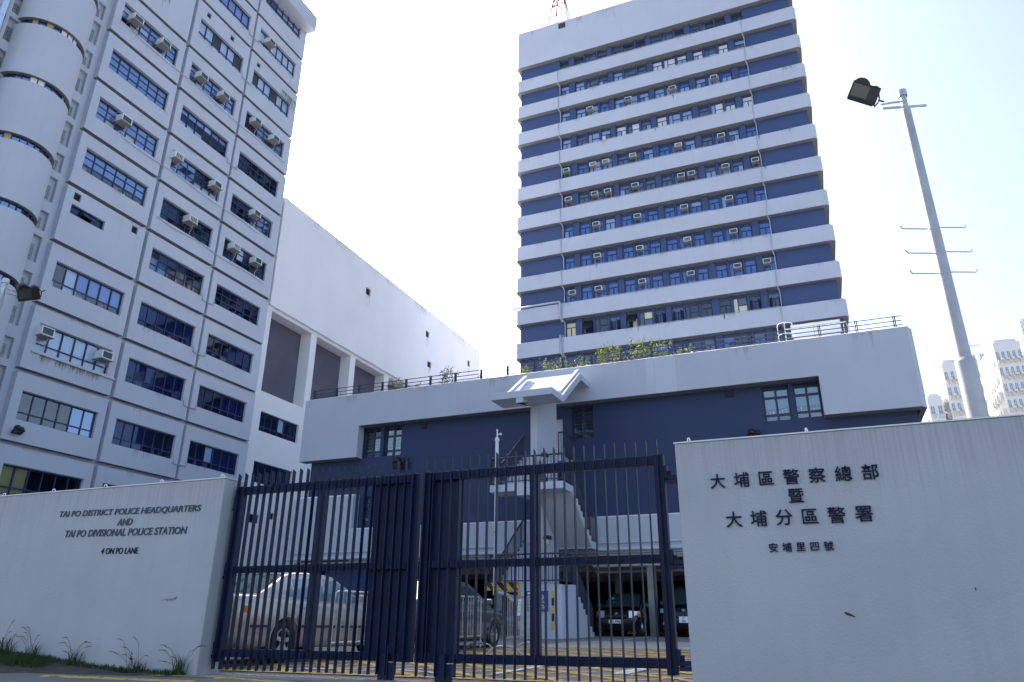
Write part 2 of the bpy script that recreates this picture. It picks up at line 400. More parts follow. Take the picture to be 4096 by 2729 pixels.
# ------------------------------------------------------------------ left office block
XL, XB = -34.0, -34.35
blk = thing('office_block', 'tall pale grey office block with proud window panels and rounded stair bay on the left', 'building', (-40, 22, .9))
ROWS = [44.93, 41.47, 37.24, 33.75, 30.25, 26.78, 23.35, 19.90, 16.41, 12.98, 9.50, 6.03, 2.6]
COLS = [(21.38, 26.42), (26.66, 31.70), (31.90, 37.25)]
WOFF = [(.46, 4.60), (.46, 4.58), (.46, 4.62)]
def winz(r):
    zb = ROWS[r]
    if r == 0: return zb+1.55, zb+2.93
    if r == 2: return zb+1.30, zb+2.66
    return zb+1.03, zb+2.39
holes = []; panels = []
for c, (y0, y1) in enumerate(COLS):
    for r, zb in enumerate(ROWS):
        ztop = (ROWS[r-1] if r else 47.9)-.23
        if r == 0 and c < 2: pass
        wz = winz(r); hs = [(y0+WOFF[c][0], y0+WOFF[c][1], wz[0], wz[1])]
        if c == 0 and r <= 2: hs = []
        if c == 0 and r == 7: hs = [(21.82, 23.86, 21.66, 22.22), (21.82, 22.22, 22.5, 22.93), (25.51, 25.92, 22.5, 22.94)]
        if c == 1 and r == 2: hs += [(27.5, 27.85, 40.45, 40.85), (29.75, 30.1, 40.45, 40.85)]
        if c == 2 and r == 2: hs += [(32.55, 32.9, 40.4, 40.8)]
        panels.append((c, r, y0, y1, zb, ztop, hs)); holes += hs
# glass block recesses beside the stair bay
for zt, hh in ((35.16,1.08),(33.75,1.5),(31.64,1.08),(30.24,1.46),(28.2,1.1),(26.75,1.45),(24.72,1.08),(23.25,1.4),(21.23,1.07),(19.82,1.44),(17.8,1.08),(16.4,1.44),(14.33,1.08),(12.9,1.44),(10.85,1.08),(36.6,1.0),(38.6,1.08),(40.1,1.4)):
    for ya in (20.5, 16.55): holes.append((ya, ya+.54, zt-hh, zt))
bm_ = MB()
recess = [h for h in holes if h[0] < 21.3]; wins = [h for h in holes if h[0] > 21.3]
bm_.holed((XB, 4, .5), (0,1,0), (0,0,1), (1,0,0), 33.4, 47.4, [(a-4, b-4, c-.5, d-.5) for a, b, c, d in holes], .25, 0)
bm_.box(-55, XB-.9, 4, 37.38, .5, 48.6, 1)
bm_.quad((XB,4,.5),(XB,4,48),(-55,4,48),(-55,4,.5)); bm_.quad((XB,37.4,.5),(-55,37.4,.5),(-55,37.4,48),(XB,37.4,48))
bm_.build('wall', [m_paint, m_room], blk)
pr_ = MB(); pr_.box(-55, -33.07, 4, 37.24, 47.62, 49.1); pr_.build('parapet', m_paint, blk, bevel=.03)
for (c, r, y0, y1, zb, ztop, hs) in panels:
    p = MB(); p.holed((XL, y0, zb), (0,1,0), (0,0,1), (1,0,0), y1-y0, ztop-zb, [(a-y0, b-y0, cc-zb, dd-zb) for a, b, cc, dd in hs], .348)
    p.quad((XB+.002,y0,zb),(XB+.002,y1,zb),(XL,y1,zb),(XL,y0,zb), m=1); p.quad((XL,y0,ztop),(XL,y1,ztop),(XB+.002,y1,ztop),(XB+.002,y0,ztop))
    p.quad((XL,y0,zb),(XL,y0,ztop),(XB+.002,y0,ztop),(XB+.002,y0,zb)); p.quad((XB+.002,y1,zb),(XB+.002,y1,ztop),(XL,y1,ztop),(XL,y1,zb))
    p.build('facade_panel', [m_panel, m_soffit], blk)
six = 6
R3 = [0, .34, .67, 1]; R2 = [0, .72, 1]
def rnd(*ks):
    return lambda c, r: random.choice(ks)
STY = {  # (col,row): (rows, style)
 (0,3):(R3, lambda c,r: 'O' if (c,r)==(0,2) else ('P' if (c,r) in ((1,2),(0,0)) else ('W' if (c,r) in ((1,1),(2,1)) else 'b'))), (0,4):(R3, lambda c,r:'b'), (0,5):(R3, lambda c,r:'P' if (c,r) in ((1,2),(3,2)) else 'b'),
 (0,6):(R3, lambda c,r:'b' if r<2 else 'g'), (0,8):(R2, lambda c,r:'W' if c==1 else ('B' if c>1 and r==0 else 'g')), (0,9):(R2, lambda c,r:'W'), (0,10):(R2, lambda c,r:'g' if c<4 else 'b'), (0,11):(R2, lambda c,r:'Y' if c<2 else 'd'),
 (1,1):(R2, lambda c,r:'B' if c else 'b'), (1,2):(R2, lambda c,r:'L' if c in (2,5) and r==0 else 'W'), (1,3):(R3, lambda c,r:'W' if (c,r)==(1,2) else 'b'), (1,4):(R3, lambda c,r:'W' if (c,r) in ((0,2),(1,2),(2,2),(3,0)) else ('b' if r==0 else 'd')),
 (1,5):(R3, lambda c,r:'b' if c<3 else ('W' if r==2 and c>2 else 'd')), (1,6):(R3, lambda c,r:'d'), (1,7):(R3, lambda c,r:'g' if r else 'd'), (1,8):(R2, lambda c,r:'C' if r==0 else 'd'), (1,9):(R2, lambda c,r:'C'), (1,10):(R2, lambda c,r:'C' if c<3 else 'd'), (1,11):(R2, lambda c,r:'d'),
 (2,0):(R3, lambda c,r:'W' if r<2 and c>1 else 'b'), (2,1):(R2, lambda c,r:'W'), (2,2):(R2, lambda c,r:'L' if c in (0,3) and r==0 else 'W'), (2,3):(R3, lambda c,r:'d' if c<2 else 'b'), (2,4):(R3, lambda c,r:'d'), (2,5):(R3, lambda c,r:'d' if c<3 else 'b'),
 (2,6):(R3, lambda c,r:'W' if (c,r) in ((2,1),(2,0)) else 'd'), (2,7):(R3, lambda c,r:'d'), (2,8):(R2, lambda c,r:'g' if c<3 else 'C'), (2,9):(R2, lambda c,r:'C' if c>2 else 'd'), (2,10):(R2, lambda c,r:'W' if (c,r)==(2,0) else ('C' if c>2 else 'd')), (2,11):(R2, lambda c,r:'d'),
 (1,0):(R3, lambda c,r:'b'), (1,12):(R2, lambda c,r:'d'), (2,12):(R2, lambda c,r:'d'), (0,12):(R2, lambda c,r:'d')}
for (c, r, y0, y1, zb, ztop, hs) in panels:
    if (c, r) not in STY or not hs: continue
    a, b, z0, z1 = hs[0]; rows_, st = STY[(c, r)]
    wo = window(blk, (XL-.20, a, z0), (0,1,0), (0,0,1), (1,0,0), b-a, z1-z0, six, rows_, st, fr=.05, fm=.06)
    sill = MB(); sill.box(XL-.02, XL+.015, a-.03, b+.03, z1+.002, z1+.035); sill.build('window_drip', m_soffit, wo)
    if (c, r) in ((1,7), (0,6), (0,8), (1,8), (2,7), (1,10), (2,10), (2,5), (1,6), (1,5)):
        it = []; k = .03
        while k < .95:
            if (c, r) == (1,7): it.append((k, .5, random.uniform(.3,1.0), random.choice([m_it[2], m_it[3]] if k < .3 else [m_it[0], m_it[0], m_it[4], m_it[5]])))
            else: it.append((k, random.uniform(.12,.4), random.uniform(.1,.42), random.choice([m_it[5], m_it[4], m_paper, m_it[2] if r in (7,8) else m_it[5], m_it[1] if (c,r)==(0,8) else m_paper])))
            k += random.uniform(.1,.2)
        clutter(wo, (XL-.20, a, z0), (0,1,0), (0,0,1), (1,0,0), b-a, it)
# the small awning window, louvred vents
wo = window(blk, (XL-.2, 21.82, 21.66), (0,1,0), (0,0,1), (1,0,0), 2.04, .56, 3, [0,1], lambda c,r:'O' if c==1 else 'd', fr=.03, fm=.03)
s_ = MB(); s_.obox((XL-.12, 22.5, 22.2), (0,.68,0), Vector((.3,0,-.42)), Vector((.02,0,.014))); s_.build('open_sash', m_gld, wo)
def vent(parent, X, y0, y1, z0, z1):
    v = MB(); v.box(X-.05, X-.03, y0, y1, z0, z1); k = z0+.03
    while k < z1-.02: v.obox((X-.03, y0, k), (0,y1-y0,0), (.05,0,-.03), (0,0,.012)); k += .055
    return v.build('louvre_vent', m_louv, parent)
for h in [(21.82,22.22,22.5,22.93),(25.51,25.92,22.5,22.94),(27.5,27.85,40.45,40.85),(29.75,30.1,40.45,40.85),(32.55,32.9,40.4,40.8)]: vent(blk, XL-.1, *h)
for h in recess:
    gb = MB(); n_ = max(4, int((h[3]-h[2])*.68/.16)); zt = h[2]+(h[3]-h[2])*.68
    gb.box(XB-.25, XB-.22, h[0], h[1], h[2], h[3], 0)
    for i in range(4):
        for j in range(n_):
            gb.box(XB-.22, XB-.185, h[0]+.02+i*.092, h[0]+.10+i*.092, h[2]+.04+j*(zt-h[2])/n_, h[2]+.04+(j+.86)*(zt-h[2])/n_, 1)
    gb.build('glass_block_panel', [m_paint, m_gblock], blk)
# the rounded stair bay with its slit windows
CX, CY, CR = -34.42, 18.62, 1.72
def arc(rad, n=28): return [(CX+rad*math.cos(R(a)), CY+rad*math.sin(R(a))) for a in [-88+176*i/n for i in range(n+1)]]
slz = [30.0+3.47*k for k in range(-8, 6)]
def drum(z0, z1):
    p = arc(CR); q = MB(); n = len(p)
    vs = [(x,y,z0) for x,y in p]+[(x,y,z1) for x,y in p]
    q.add(vs, [(i, i+1, n+i+1, n+i) for i in range(n-1)], 0, True)
    r_ = arc(CR-.28); vs = [(x,y,z0) for x,y in p]+[(x,y,z0) for x,y in r_]
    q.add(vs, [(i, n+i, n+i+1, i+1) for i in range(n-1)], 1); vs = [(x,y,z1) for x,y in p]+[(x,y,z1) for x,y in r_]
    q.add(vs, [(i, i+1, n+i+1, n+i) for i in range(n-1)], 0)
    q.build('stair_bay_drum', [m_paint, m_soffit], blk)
edges = [.5]+slz
for i, zs in enumerate(slz):
    drum((slz[i-1]+.40) if i else .5, zs)
    q = MB(); p = arc(CR-.2, 14); n = len(p); vs = [(x,y,zs) for x,y in p]+[(x,y,zs+.4) for x,y in p]
    for k in range(n-1):
        q.add([vs[k], vs[k+1], vs[n+k+1], vs[n+k]], [(0,1,2,3)], random.choice([0,0,0,0,1,2]) if 20 < zs < 34 else 0)
    p = arc(CR-.17, 14)
    for x, y in p[1:-1]: q.tube([(x,y,zs),(x,y,zs+.4)], .03, 6, m=3)
    so_ = q.build('slit_window', [m_glb, m_paper, m_it[4], m_frame], blk)
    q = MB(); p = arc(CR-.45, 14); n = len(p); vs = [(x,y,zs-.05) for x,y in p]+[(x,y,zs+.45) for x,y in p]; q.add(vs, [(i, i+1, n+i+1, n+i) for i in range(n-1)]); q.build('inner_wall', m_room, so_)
drum(slz[-1]+.4, 49)
q = MB(); q.tube([(-33.9, 15.98, 1), (-33.9, 15.98, 49)], .17, 14)
for k in range(30): q.lathe([(.178,0),(.178,.05)], (-33.9,15.98, 4+1.5*k), 2, 14)
q.build('flue_duct', m_shiny, blk)
# condensate pipes along the panels
def lpipe(pts, r=.035): 
    q = MB(); q.tube(pts, r, 6); return q.build('condensate_pipe', m_pipe, blk)
for r in (1, 2, 4, 7, 8, 9, 10):
    z = winz(r)[0]-.22; lpipe([(-33.93, 31.33, z+.42), (-33.93, 31.33, z), (-33.93, 32.28, z), (-33.93, 32.28, z+.3)], .04)
for r, ya, yb in ((3, 22.7, 36.9), (5, 23.6, 35.2), (6, 27.0, 36.4)):
    z = winz(r)[0]-.12; lpipe([(-33.95, ya, z+.2)]+[(-33.95, ya+(yb-ya)*i/12, z-.10*i/12-.07*math.sin(i*1.1)) for i in range(13)], .028)
z = winz(9)[0]-.1; q = MB(); q.box(XL+.01, XL+.10, 21.7, 26.45, z-.07, z+.02); q.build('drip_tray', m_pipe, blk)
# algae below the dripping units
def stainmat(name, c, dens, amax=.75):
    m = mat(name, c, .9); t = m.node_tree; p = t.nodes['Principled BSDF']
    tc = t.nodes.new('ShaderNodeTexCoord'); mp = t.nodes.new('ShaderNodeMapping'); mp.inputs['Scale'].default_value = (7,7,.8); n = t.nodes.new('ShaderNodeTexNoise'); n.inputs['Scale'].default_value = 1.4; n.inputs['Detail'].default_value = 8
    t.links.new(tc.outputs['Object'], mp.inputs[0]); t.links.new(mp.outputs[0], n.inputs['Vector'])
    uv = t.nodes.new('ShaderNodeSeparateXYZ'); t.links.new(tc.outputs['Generated'], uv.inputs[0])
    # fades towards the lower end and the sides of the stain
    a = t.nodes.new('ShaderNodeMath'); a.operation = 'MULTIPLY_ADD'; a.inputs[1].default_value = .55; a.inputs[2].default_value = -.50+dens; t.links.new(uv.outputs[2], a.inputs[0])
    b = t.nodes.new('ShaderNodeMath'); b.operation = 'ADD'; t.links.new(n.outputs[0], b.inputs[0]); t.links.new(a.outputs[0], b.inputs[1])
    r = t.nodes.new('ShaderNodeMapRange'); r.inputs[1].default_value = .52; r.inputs[2].default_value = .85; r.inputs[4].default_value = amax; t.links.new(b.outputs[0], r.inputs[0]); t.links.new(r.outputs[0], p.inputs['Alpha'])
    return m
m_moss = stainmat('algae_stain', (.13, .14, .05), .18); m_rust = stainmat('rust_stain', (.22, .12, .06), .22)
def stain(parent, X, y0, y1, z0, z1, m):
    q = MB(); q.quad((X,y0,z0),(X,y1,z0),(X,y1,z1),(X,y0,z1)); return q.build('stain', m, parent)
stain(blk, XL+.004, 22.2, 25.6, winz(9)[0]-1.0, winz(9)[0]-.16, m_moss); stain(blk, XL+.004, 35.4, 37.1, winz(2)[0]-.7, winz(2)[0]+2.0, m_moss); stain(blk, XL+.004, 22.5, 24.6, 37.4, 39.2, m_moss)

m_dirt = stainmat('rain_dirt', (.26, .27, .29), .16, .26)
rs = random.Random(21)
for (c, r, y0, y1, zb, ztop, hs) in panels:
    if hs and rs.random() < .7:
        a, b, z0, z1 = hs[0]
        for k in range(rs.choice([1, 1, 2])):
            ya = rs.uniform(a-.1, b-.5); stain(blk, XL+.005+.001*k, ya, ya+rs.uniform(.3, 1.4), max(zb+.02, z0-rs.uniform(.5,.95)), z0-.01, m_dirt)
    if rs.random() < .5: ya = rs.uniform(y0+.1, y1-1.2); stain(blk, XL+.008, ya, ya+rs.uniform(.4,1.1), ztop-rs.uniform(.3,.8), ztop-.01, m_dirt)

# ------------------------------------------------------------------ hall annex
ann = thing('hall_block', 'windowless white hall annex with tall dark recessed bays beside the grey office block', 'building', (-40, 55, .9))
q = MB(); Ya, Yb = 37.45, 73.2
hh = [(49.0,49.75,28.9,29.58),(60.05,60.75,28.98,29.66),(60.7,61.5,25.95,26.6),(69.9,70.5,29.1,29.8)]
q.holed((XL,Ya,23.0),(0,1,0),(0,0,1),(1,0,0), Yb-Ya, 8.95, [(a-Ya,b-Ya,c-23,d-23) for a,b,c,d in hh], .3, 0)
q.quad((XL,Ya,23),(XL,Ya,31.95),(-60,Ya,31.95),(-60,Ya,23)); q.quad((XL,Yb,23),(-60,Yb,23),(-60,Yb,31.95),(XL,Yb,31.95)); q.quad((XL,Ya,31.95),(XL,Yb,31.95),(-60,Yb,31.95),(-60,Ya,31.95))
q.quad((-34.26,Ya,23),(-34.26,Yb,23),(XL,Yb,23),(XL,Ya,23))
q.build('upper_wall', m_white, ann)
q = MB(); bays = [(38.0,42.66),(43.36,48.02),(48.74,53.4),(54.1,58.76),(59.46,64.1),(64.8,69.4)]
lw = [(38.28,42.44,13.98,15.35),(38.28,42.34,10.5,11.9),(38.36,39.46,7.88,8.43),(40.55,40.95,8.32,8.75),(44.2,48.0,13.98,15.35)]
q.holed((-34.26,Ya,.5),(0,1,0),(0,0,1),(1,0,0), Yb-Ya, 22.498, [(a-Ya,b-Ya,16.73-.5,22.75-.5) for a,b in bays]+[(a-Ya,b-Ya,c-.5,d-.5) for a,b,c,d in lw], 1.0, 0)
q.quad((-34.26,Ya,.5),(-34.26,Ya,23),(-60,Ya,23),(-60,Ya,.5))
q.build('wall', m_white, ann)
for a, b in bays:
    q = MB(); q.box(-35.3, -35.255, a-.02, b+.02, 16.7, 22.8); q.build('bay_panel', m_slate, ann)
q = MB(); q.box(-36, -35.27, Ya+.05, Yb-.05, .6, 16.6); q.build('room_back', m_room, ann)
for i, (a, b, c, d) in enumerate(lw):
    if i in (0, 1, 4): window(ann, (-34.5, a, c), (0,1,0), (0,0,1), (1,0,0), b-a, d-c, 6, R2, (lambda cc, r: 'C' if cc > 2 else 'd') if i else (lambda cc, r: 'W' if cc == 3 and r == 0 else 'd'))
    else: window(ann, (-34.45, a, c), (0,1,0), (0,0,1), (1,0,0), b-a, d-c, 1, [0,1], lambda c_, r: 'd', fr=.03)
for h in hh: vent(ann, XL-.12, *h)
for (a, b, h_) in ((44,46,2.2),(52,53.2,1.6),(57.5,60,3.0),(63,64,1.4),(66,69,2.4),(41,42,1.2)): stain(ann, XL+.006, a, b, 31.93-h_, 31.93, m_dirt)
for a in (49.1, 60.1, 60.9, 70.0): stain(ann, XL+.007, a-.05, a+.6, 26.2 if a != 60.9 else 24.2, 28.85 if a != 60.9 else 25.9, m_dirt)
t = thing('safety_railing', 'thin white pipe railing along the flat roof of the hall annex', 'railing', (-34.3, 48, 31.95))
q = MB(); q.tube([(-34.25,37.6,32.8),(-34.25,59.2,32.8)], .05, 6); q.tube([(-34.25,37.6,32.4),(-34.25,59.2,32.4)], .02, 5); q.build('rail', m_mwhite, t)
for k in range(9):
    q = MB(); y = 37.6+2.7*k; q.tube([(-34.25,y,31.95),(-34.25,y,32.8)], .025, 6); q.build('post', m_mwhite, t)
for y in (39.2, 46.0, 52.6, 58.3):
    q = MB(); q.box(-34.2,-34.05,y,y+1.1,32.60,32.66); q.box(-34.22,-34.2,y+.1,y+.16,32.6,32.8); q.box(-34.22,-34.2,y+.9,y+.96,32.6,32.8); q.build('strip_light', m_mwhite, t)

# ------------------------------------------------------------------ the banded tower
tow = thing('office_tower', 'high navy office tower banded with pale grey balconies on every floor', 'building', (-10, 70, 1.3))
ZB = [59.77]+[56.4-3.467*i for i in range(10)]
def slab_poly(y1=82): return [(-24.0,60.0),(4.55,60.0),(4.80,60.28),(4.80,y1),(-24.22,y1),(-24.22,60.25)]
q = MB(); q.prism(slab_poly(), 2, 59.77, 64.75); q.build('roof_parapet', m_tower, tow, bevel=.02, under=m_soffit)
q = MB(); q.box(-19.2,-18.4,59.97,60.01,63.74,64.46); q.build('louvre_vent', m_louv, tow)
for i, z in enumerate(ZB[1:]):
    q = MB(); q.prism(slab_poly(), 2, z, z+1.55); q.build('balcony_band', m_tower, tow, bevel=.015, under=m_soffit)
GRP = [(-19.24,-18.32),(-17.60,-14.08),(-13.43,-9.92),(-9.28,-5.86),(-5.16,-1.76),(-1.08,-.10)]
q = MB(); th = []
zlo = ZB[10]-3.4
for z in ZB: th += [(a-.06+23.85, b+.06+23.85, z-1.95-zlo, z+.02-zlo) for a, b in GRP]
th = [(a, b, max(c, 0.05), d) for a, b, c, d in th]
q.holed((-23.85, 60.5, zlo), (1,0,0), (0,0,1), (0,-1,0), 28.2, 59.8-zlo, th, .25)
q.quad((4.35,60.5,zlo),(4.35,82,zlo),(4.35,82,59.8),(4.35,60.5,59.8)); q.quad((-23.85,60.5,zlo),(-23.85,60.5,59.8),(-23.85,82,59.8),(-23.85,82,zlo))
q.box(-23.8,4.3,60.75,81.9,zlo,59.7); q.box(-23.85,4.35,60.5,82,1.3,zlo)
for z in ZB:
    for a, b in GRP[1:5]:
        w_ = (b-a); 
        for f0 in (.305, .70): q.box(a+w_*f0-.07, a+w_*f0+.07, 60.56, 60.76, z-1.9, z)
q.build('wall', m_tnavy, tow)
def tower_cells():
    out = []
    for gi, (a, b) in enumerate(GRP):
        if gi in (0, 5): out.append((a, b, 0))
        else:
            w_ = b-a; out += [(a, a+w_*.305-.10, 0), (a+w_*.305+.1, a+w_*.70-.1, 1), (a+w_*.70+.1, b, 0)]
    return out
CELLS = tower_cells()
m_tg = [mat('tower_pane_%s' % n, c, .07, spec=.9, coat=.5) for n, c in (('blue',(.045,.13,.42)),('pale',(.26,.40,.64)),('dark',(.02,.03,.06)),('slate',(.07,.11,.19)),('lamp',(.8,.74,.5)),('white',(.72,.76,.82)))]
ROWSTY = {0:[3,3,2],1:[1,3,5,1],2:[1,0,1,1],3:[1,3,1,5],4:[3,0,1],5:[3,1,3],6:[0,0,0,1],7:[0],8:[0],9:[2,3,2,4],10:[3,0,2]}
def tower_window(mbf, mbp, x0, x1, z, kind, row):
    zt, zb_ = z-.30, z-1.80; y = 60.75; d = .07
    f = .045
    mbf.box(x0, x1, y-d, y, zt-f, zt); mbf.box(x0, x1, y-d, y, zb_, zb_+f); mbf.box(x0, x0+f, y-d, y, zb_+f, zt-f); mbf.box(x1-f, x1, y-d, y, zb_+f, zt-f)
    zm = zt-.48; st = ROWSTY[row]; P = lambda: random.choice(st)
    base = P()
    cells = []
    if kind == 0:
        mbf.box(x0+f, x1-f, y-d-.01, y, zm-.05, zm+.01); xm = (x0+x1)/2; mbf.box(xm-.04, xm+.04, y-d-.01, y, zb_+f, zm-.05)
        cells = [(x0+f,x1-f,zm+.01,zt-f),(x0+f,xm-.04,zb_+f,zm-.05),(xm+.04,x1-f,zb_+f,zm-.05)]
    else:
        xm = x0+(x1-x0)*.34; mbf.box(xm-.035, xm+.035, y-d-.01, y, zb_+f, zt-f); mbf.box(xm+.035, x1-f, y-d-.005, y, zm-.25, zm-.19)
        cells = [(x0+f,xm-.035,zb_+f,zt-f),(xm+.035,x1-f,zm-.19,zt-f),(xm+.035,x1-f,zb_+f,zm-.25)]
    for a, b, c, e in cells:
        k = base if random.random() < .75 else P()
        j = [random.uniform(-.004,.004) for _ in range(4)]
        mbp.quad((a,y-.03+j[0],c),(b,y-.03+j[1],c),(b,y-.03+j[2],e),(a,y-.03+j[3],e), m=k)
    # pale sealant line down the left side and along the head
    return (x0-.03, x1+.03, zb_, zt)
upf, upp = MB(), MB()
for ri, z in enumerate(ZB):
    for (x0, x1, kind) in CELLS:
        big = 4 <= ri <= 10
        f_, p_ = (MB(), MB()) if big else (upf, upp)
        a, b, c, e = tower_window(f_, p_, x0, x1, z, kind, ri)
        f_.box(a, a+.028, 60.72, 60.75, c, e, 1); f_.box(a+.028, b, 60.72, 60.75, e, e+.028, 1)
        if big:
            fo = f_.build('window', [m_frame, m_alu], tow); p_.build('pane', m_tg, fo)
up = upf.build('window', [m_frame, m_alu], tow); up['kind'] = 'stuff'; upp.build('pane', m_tg, up)
# open casements on the second lowest floor
for (ci, side) in ((1,0),(4,0),(6,1),(7,1),(12,1),(13,1),(3,1)):
    x0, x1, k = CELLS[ci]; z = ZB[9]; q = MB(); xm = (x0+x1)/2
    if side:
        for s_ in (-1, 1):
            hx = xm+s_*(x1-x0)*.46; q.obox((hx, 60.68, z-1.75), Vector((-s_*.2,-.42,0)), (0,0,1.0), Vector((.02,0,0)))
    else: q.obox((x0+.05, 60.66, z-.35), (x1-x0-.1,0,0), Vector((0,-.55,-.95)), Vector((0,-.03,.02)))
    q.build('open_casement', m_frame if side else m_black, tow)
def downpipe(x, rr):
    q = MB()
    for z in ZB[1:]:
        q.tube([(x+.15,60.42,z+1.66),(x,60.1,z+1.60),(x,59.93,z+1.50),(x,59.93,z+.05),(x,60.05,z-.12),(x+.10,60.42,z-.28),(x+.12,60.44,z-1.75)], rr, 6)
    return q.build('downpipe', m_tower, tow)
downpipe(-19.42, .045); downpipe(-.26, .045)
q = MB(); q.tube([(-24.3,60.1,30.36),(-24.3,59.85,30.36),(-19.75,59.85,30.36),(-19.62,59.85,30.25),(-19.62,59.85,28.75),(-19.5,60.2,28.4)], .10, 8); q.tube([(-19.45,60.3,26.95),(-19.62,59.85,26.9),(-19.62,59.85,25.2),(-19.5,60.2,24.9)], .10, 8); q.build('drain_pipe', m_pipe, tow)
q = MB()
for i, z in enumerate(ZB[1:]):
    a = -19.2+(i*3.1) % 7; q.tube([(a,59.96,z+1.585),(-.3 if i % 2 else -5,59.96,z+1.585)], .022, 5)
q.build('conduit', m_pipe, tow)
for (x, i, hgt) in ((-7.5, 2, 1.4), (-.1, 4, 1.3), (.05, 5, .9), (-12.4, 9, 1.0), (-16.0, 7, .9), (-4.9, 9, 1.2), (-9.5, 3, .8)):
    z = ZB[i+1]; q = MB(); q.quad((x,59.994,z+1.53-hgt),(x+.13,59.994,z+1.53-hgt),(x+.13,59.994,z+1.53),(x,59.994,z+1.53)); q.build('stain', m_rust, tow)
rs = random.Random(5)
for i, z in enumerate(ZB[1:]):
    for k in range(5):
        x = rs.uniform(-23.5, 3.8); w_ = rs.uniform(.15,.9); q = MB(); yk = 59.9935-.0008*k; q.quad((x,yk,z+1.54-rs.uniform(.4,1.3)),(x+w_,yk,z+.5),(x+w_,yk,z+1.54),(x,yk,z+1.54)); q.build('stain', m_dirt, tow)
for x, w_, h_ in ((-22.6,.5,2.6),(-17.2,.7,3.6),(-14.8,1.6,3.0),(-13.1,.4,3.8),(-8,1.2,2.0),(-3.5,.8,2.6),(1.4,.6,3.2)):
    q = MB(); q.quad((x,59.993,64.7-h_),(x+w_,59.993,64.7-h_),(x+w_,59.993,64.7),(x,59.993,64.7)); q.build('stain', m_dirt, tow)
t = thing('roof_railing', 'fine white wire railing along the roof edge of the banded tower', 'railing', (-10, 60.6, 64.75))
q = MB()
for z in (65.3, 65.85): q.tube([(-23.4,60.6,z),(4.4,60.6,z)], .022, 5)
q.build('rail', m_mwhite, t)
for k in range(15):
    q = MB(); q.tube([(-23.4+k*1.98,60.6,64.75),(-23.4+k*1.98,60.6,65.85)], .022, 5); q.build('post', m_mwhite, t)
# lattice mast
t = thing('lattice_mast', 'red and white steel lattice radio mast on the tower roof', 'mast', (-21.35, 66, 64.75))
secs = []; z = 64.75
while z < 92:
    hw = max(.5, 2.35-(z-64.75)*.155); secs.append((z, hw)); z += 1.9 if z > 70 else 2.6
for i in range(len(secs)-1):
    q = MB(); (z0, h0), (z1, h1) = secs[i], secs[i+1]
    A = [(-21.35+sx*h0, 66+1.6+sy*h0, z0) for sx, sy in ((-1,-1),(1,-1),(1,1),(-1,1))]; B = [(-21.35+sx*h1, 66+1.6+sy*h1, z1) for sx, sy in ((-1,-1),(1,-1),(1,1),(-1,1))]
    for k in range(4):
        l = (k+1) % 4; q.tube([A[k],B[k]], .10, 5); q.tube([A[k],B[l]], .06, 4); q.tube([A[l],B[k]], .06, 4); q.tube([B[k],B[l]], .065, 4)
    q.build('lattice_section', m_red if i % 3 == 1 else m_mwhite, t)

# ------------------------------------------------------------------ window air conditioners
def make_ac(label, loc, rz, group, cage=False):
    t = thing('window_air_conditioner', label, 'air conditioner', loc, rz, group, local=True)
    q = MB(); W, H, D = .66, .43, .62
    q.box(-W/2, W/2, -.02, .32, 0, H); f = .045
    for a in ((-W/2,W/2,0,f),(-W/2,W/2,H-f,H),(-W/2,-W/2+f,f,H-f),(W/2-f,W/2,f,H-f)): q.box(a[0],a[1],-D+.32-.03,-.02,a[2],a[3])
    for s_ in (-1, 1):
        for k in range(5): q.box(s_*(W/2-.012)-.008, s_*(W/2-.012)+.008, -.27+k*.05, -.245+k*.05, f, H-f)
    q.build('casing', m_ac, t)
    q = MB(); q.box(-W/2+f, W/2-f, -D+.33, -D+.36, f, H-f)
    q.build('condenser_grille', m_coil, t)
    if cage:
        q = MB()
        for k in range(5): q.box(-W/2+.06+k*.12, -W/2+.085+k*.12, -D+.29, -D+.315, f, H-f)
        q.build('guard_bar', m_ac, t)
    q = MB(); q.box(-W/2-.02, W/2+.02, -D+.24, .32, -.05, -.012); q.build('drip_pan', m_under, t)
    q = MB()
    for s_ in (-1, 1): q.tube([(s_*W*.44,-.0,-.05),(s_*W*.44,.30,-.20)], .012, 5); q.tube([(s_*W*.5,-.25,H),(s_*W*.5,.25,H+.22)], .012, 5)
    q.build('support_bracket', m_hose, t)
    q = MB(); q.tube([(W*.3,-.1,-.05),(W*.42,.0,-.2),(W*.40,.15,-.5),(W*.46,.2,-.95)], .014, 5); q.build('drain_hose', m_hose, t)
    return t
ac0 = None
def put_ac(label, loc, rz, group, k):
    global ac0
    if ac0 is None: ac0 = [make_ac(label, loc, rz, group), None]; return ac0[0]
    if k and ac0[1] is None: ac0[1] = make_ac(label, loc, rz, group, True); return ac0[1]
    o = copy_tree(ac0[1] if k else ac0[0]); o.location = loc; o.rotation_euler = (0,0,rz); tag(o, label, 'air conditioner', group); return o
GL = 'air conditioners on the grey office block'
floor_names = {1:'second floor from the roof', 3:'fourth floor from the roof', 5:'sixth floor from the roof', 6:'seventh floor from the roof', 9:'third visible floor from the bottom'}
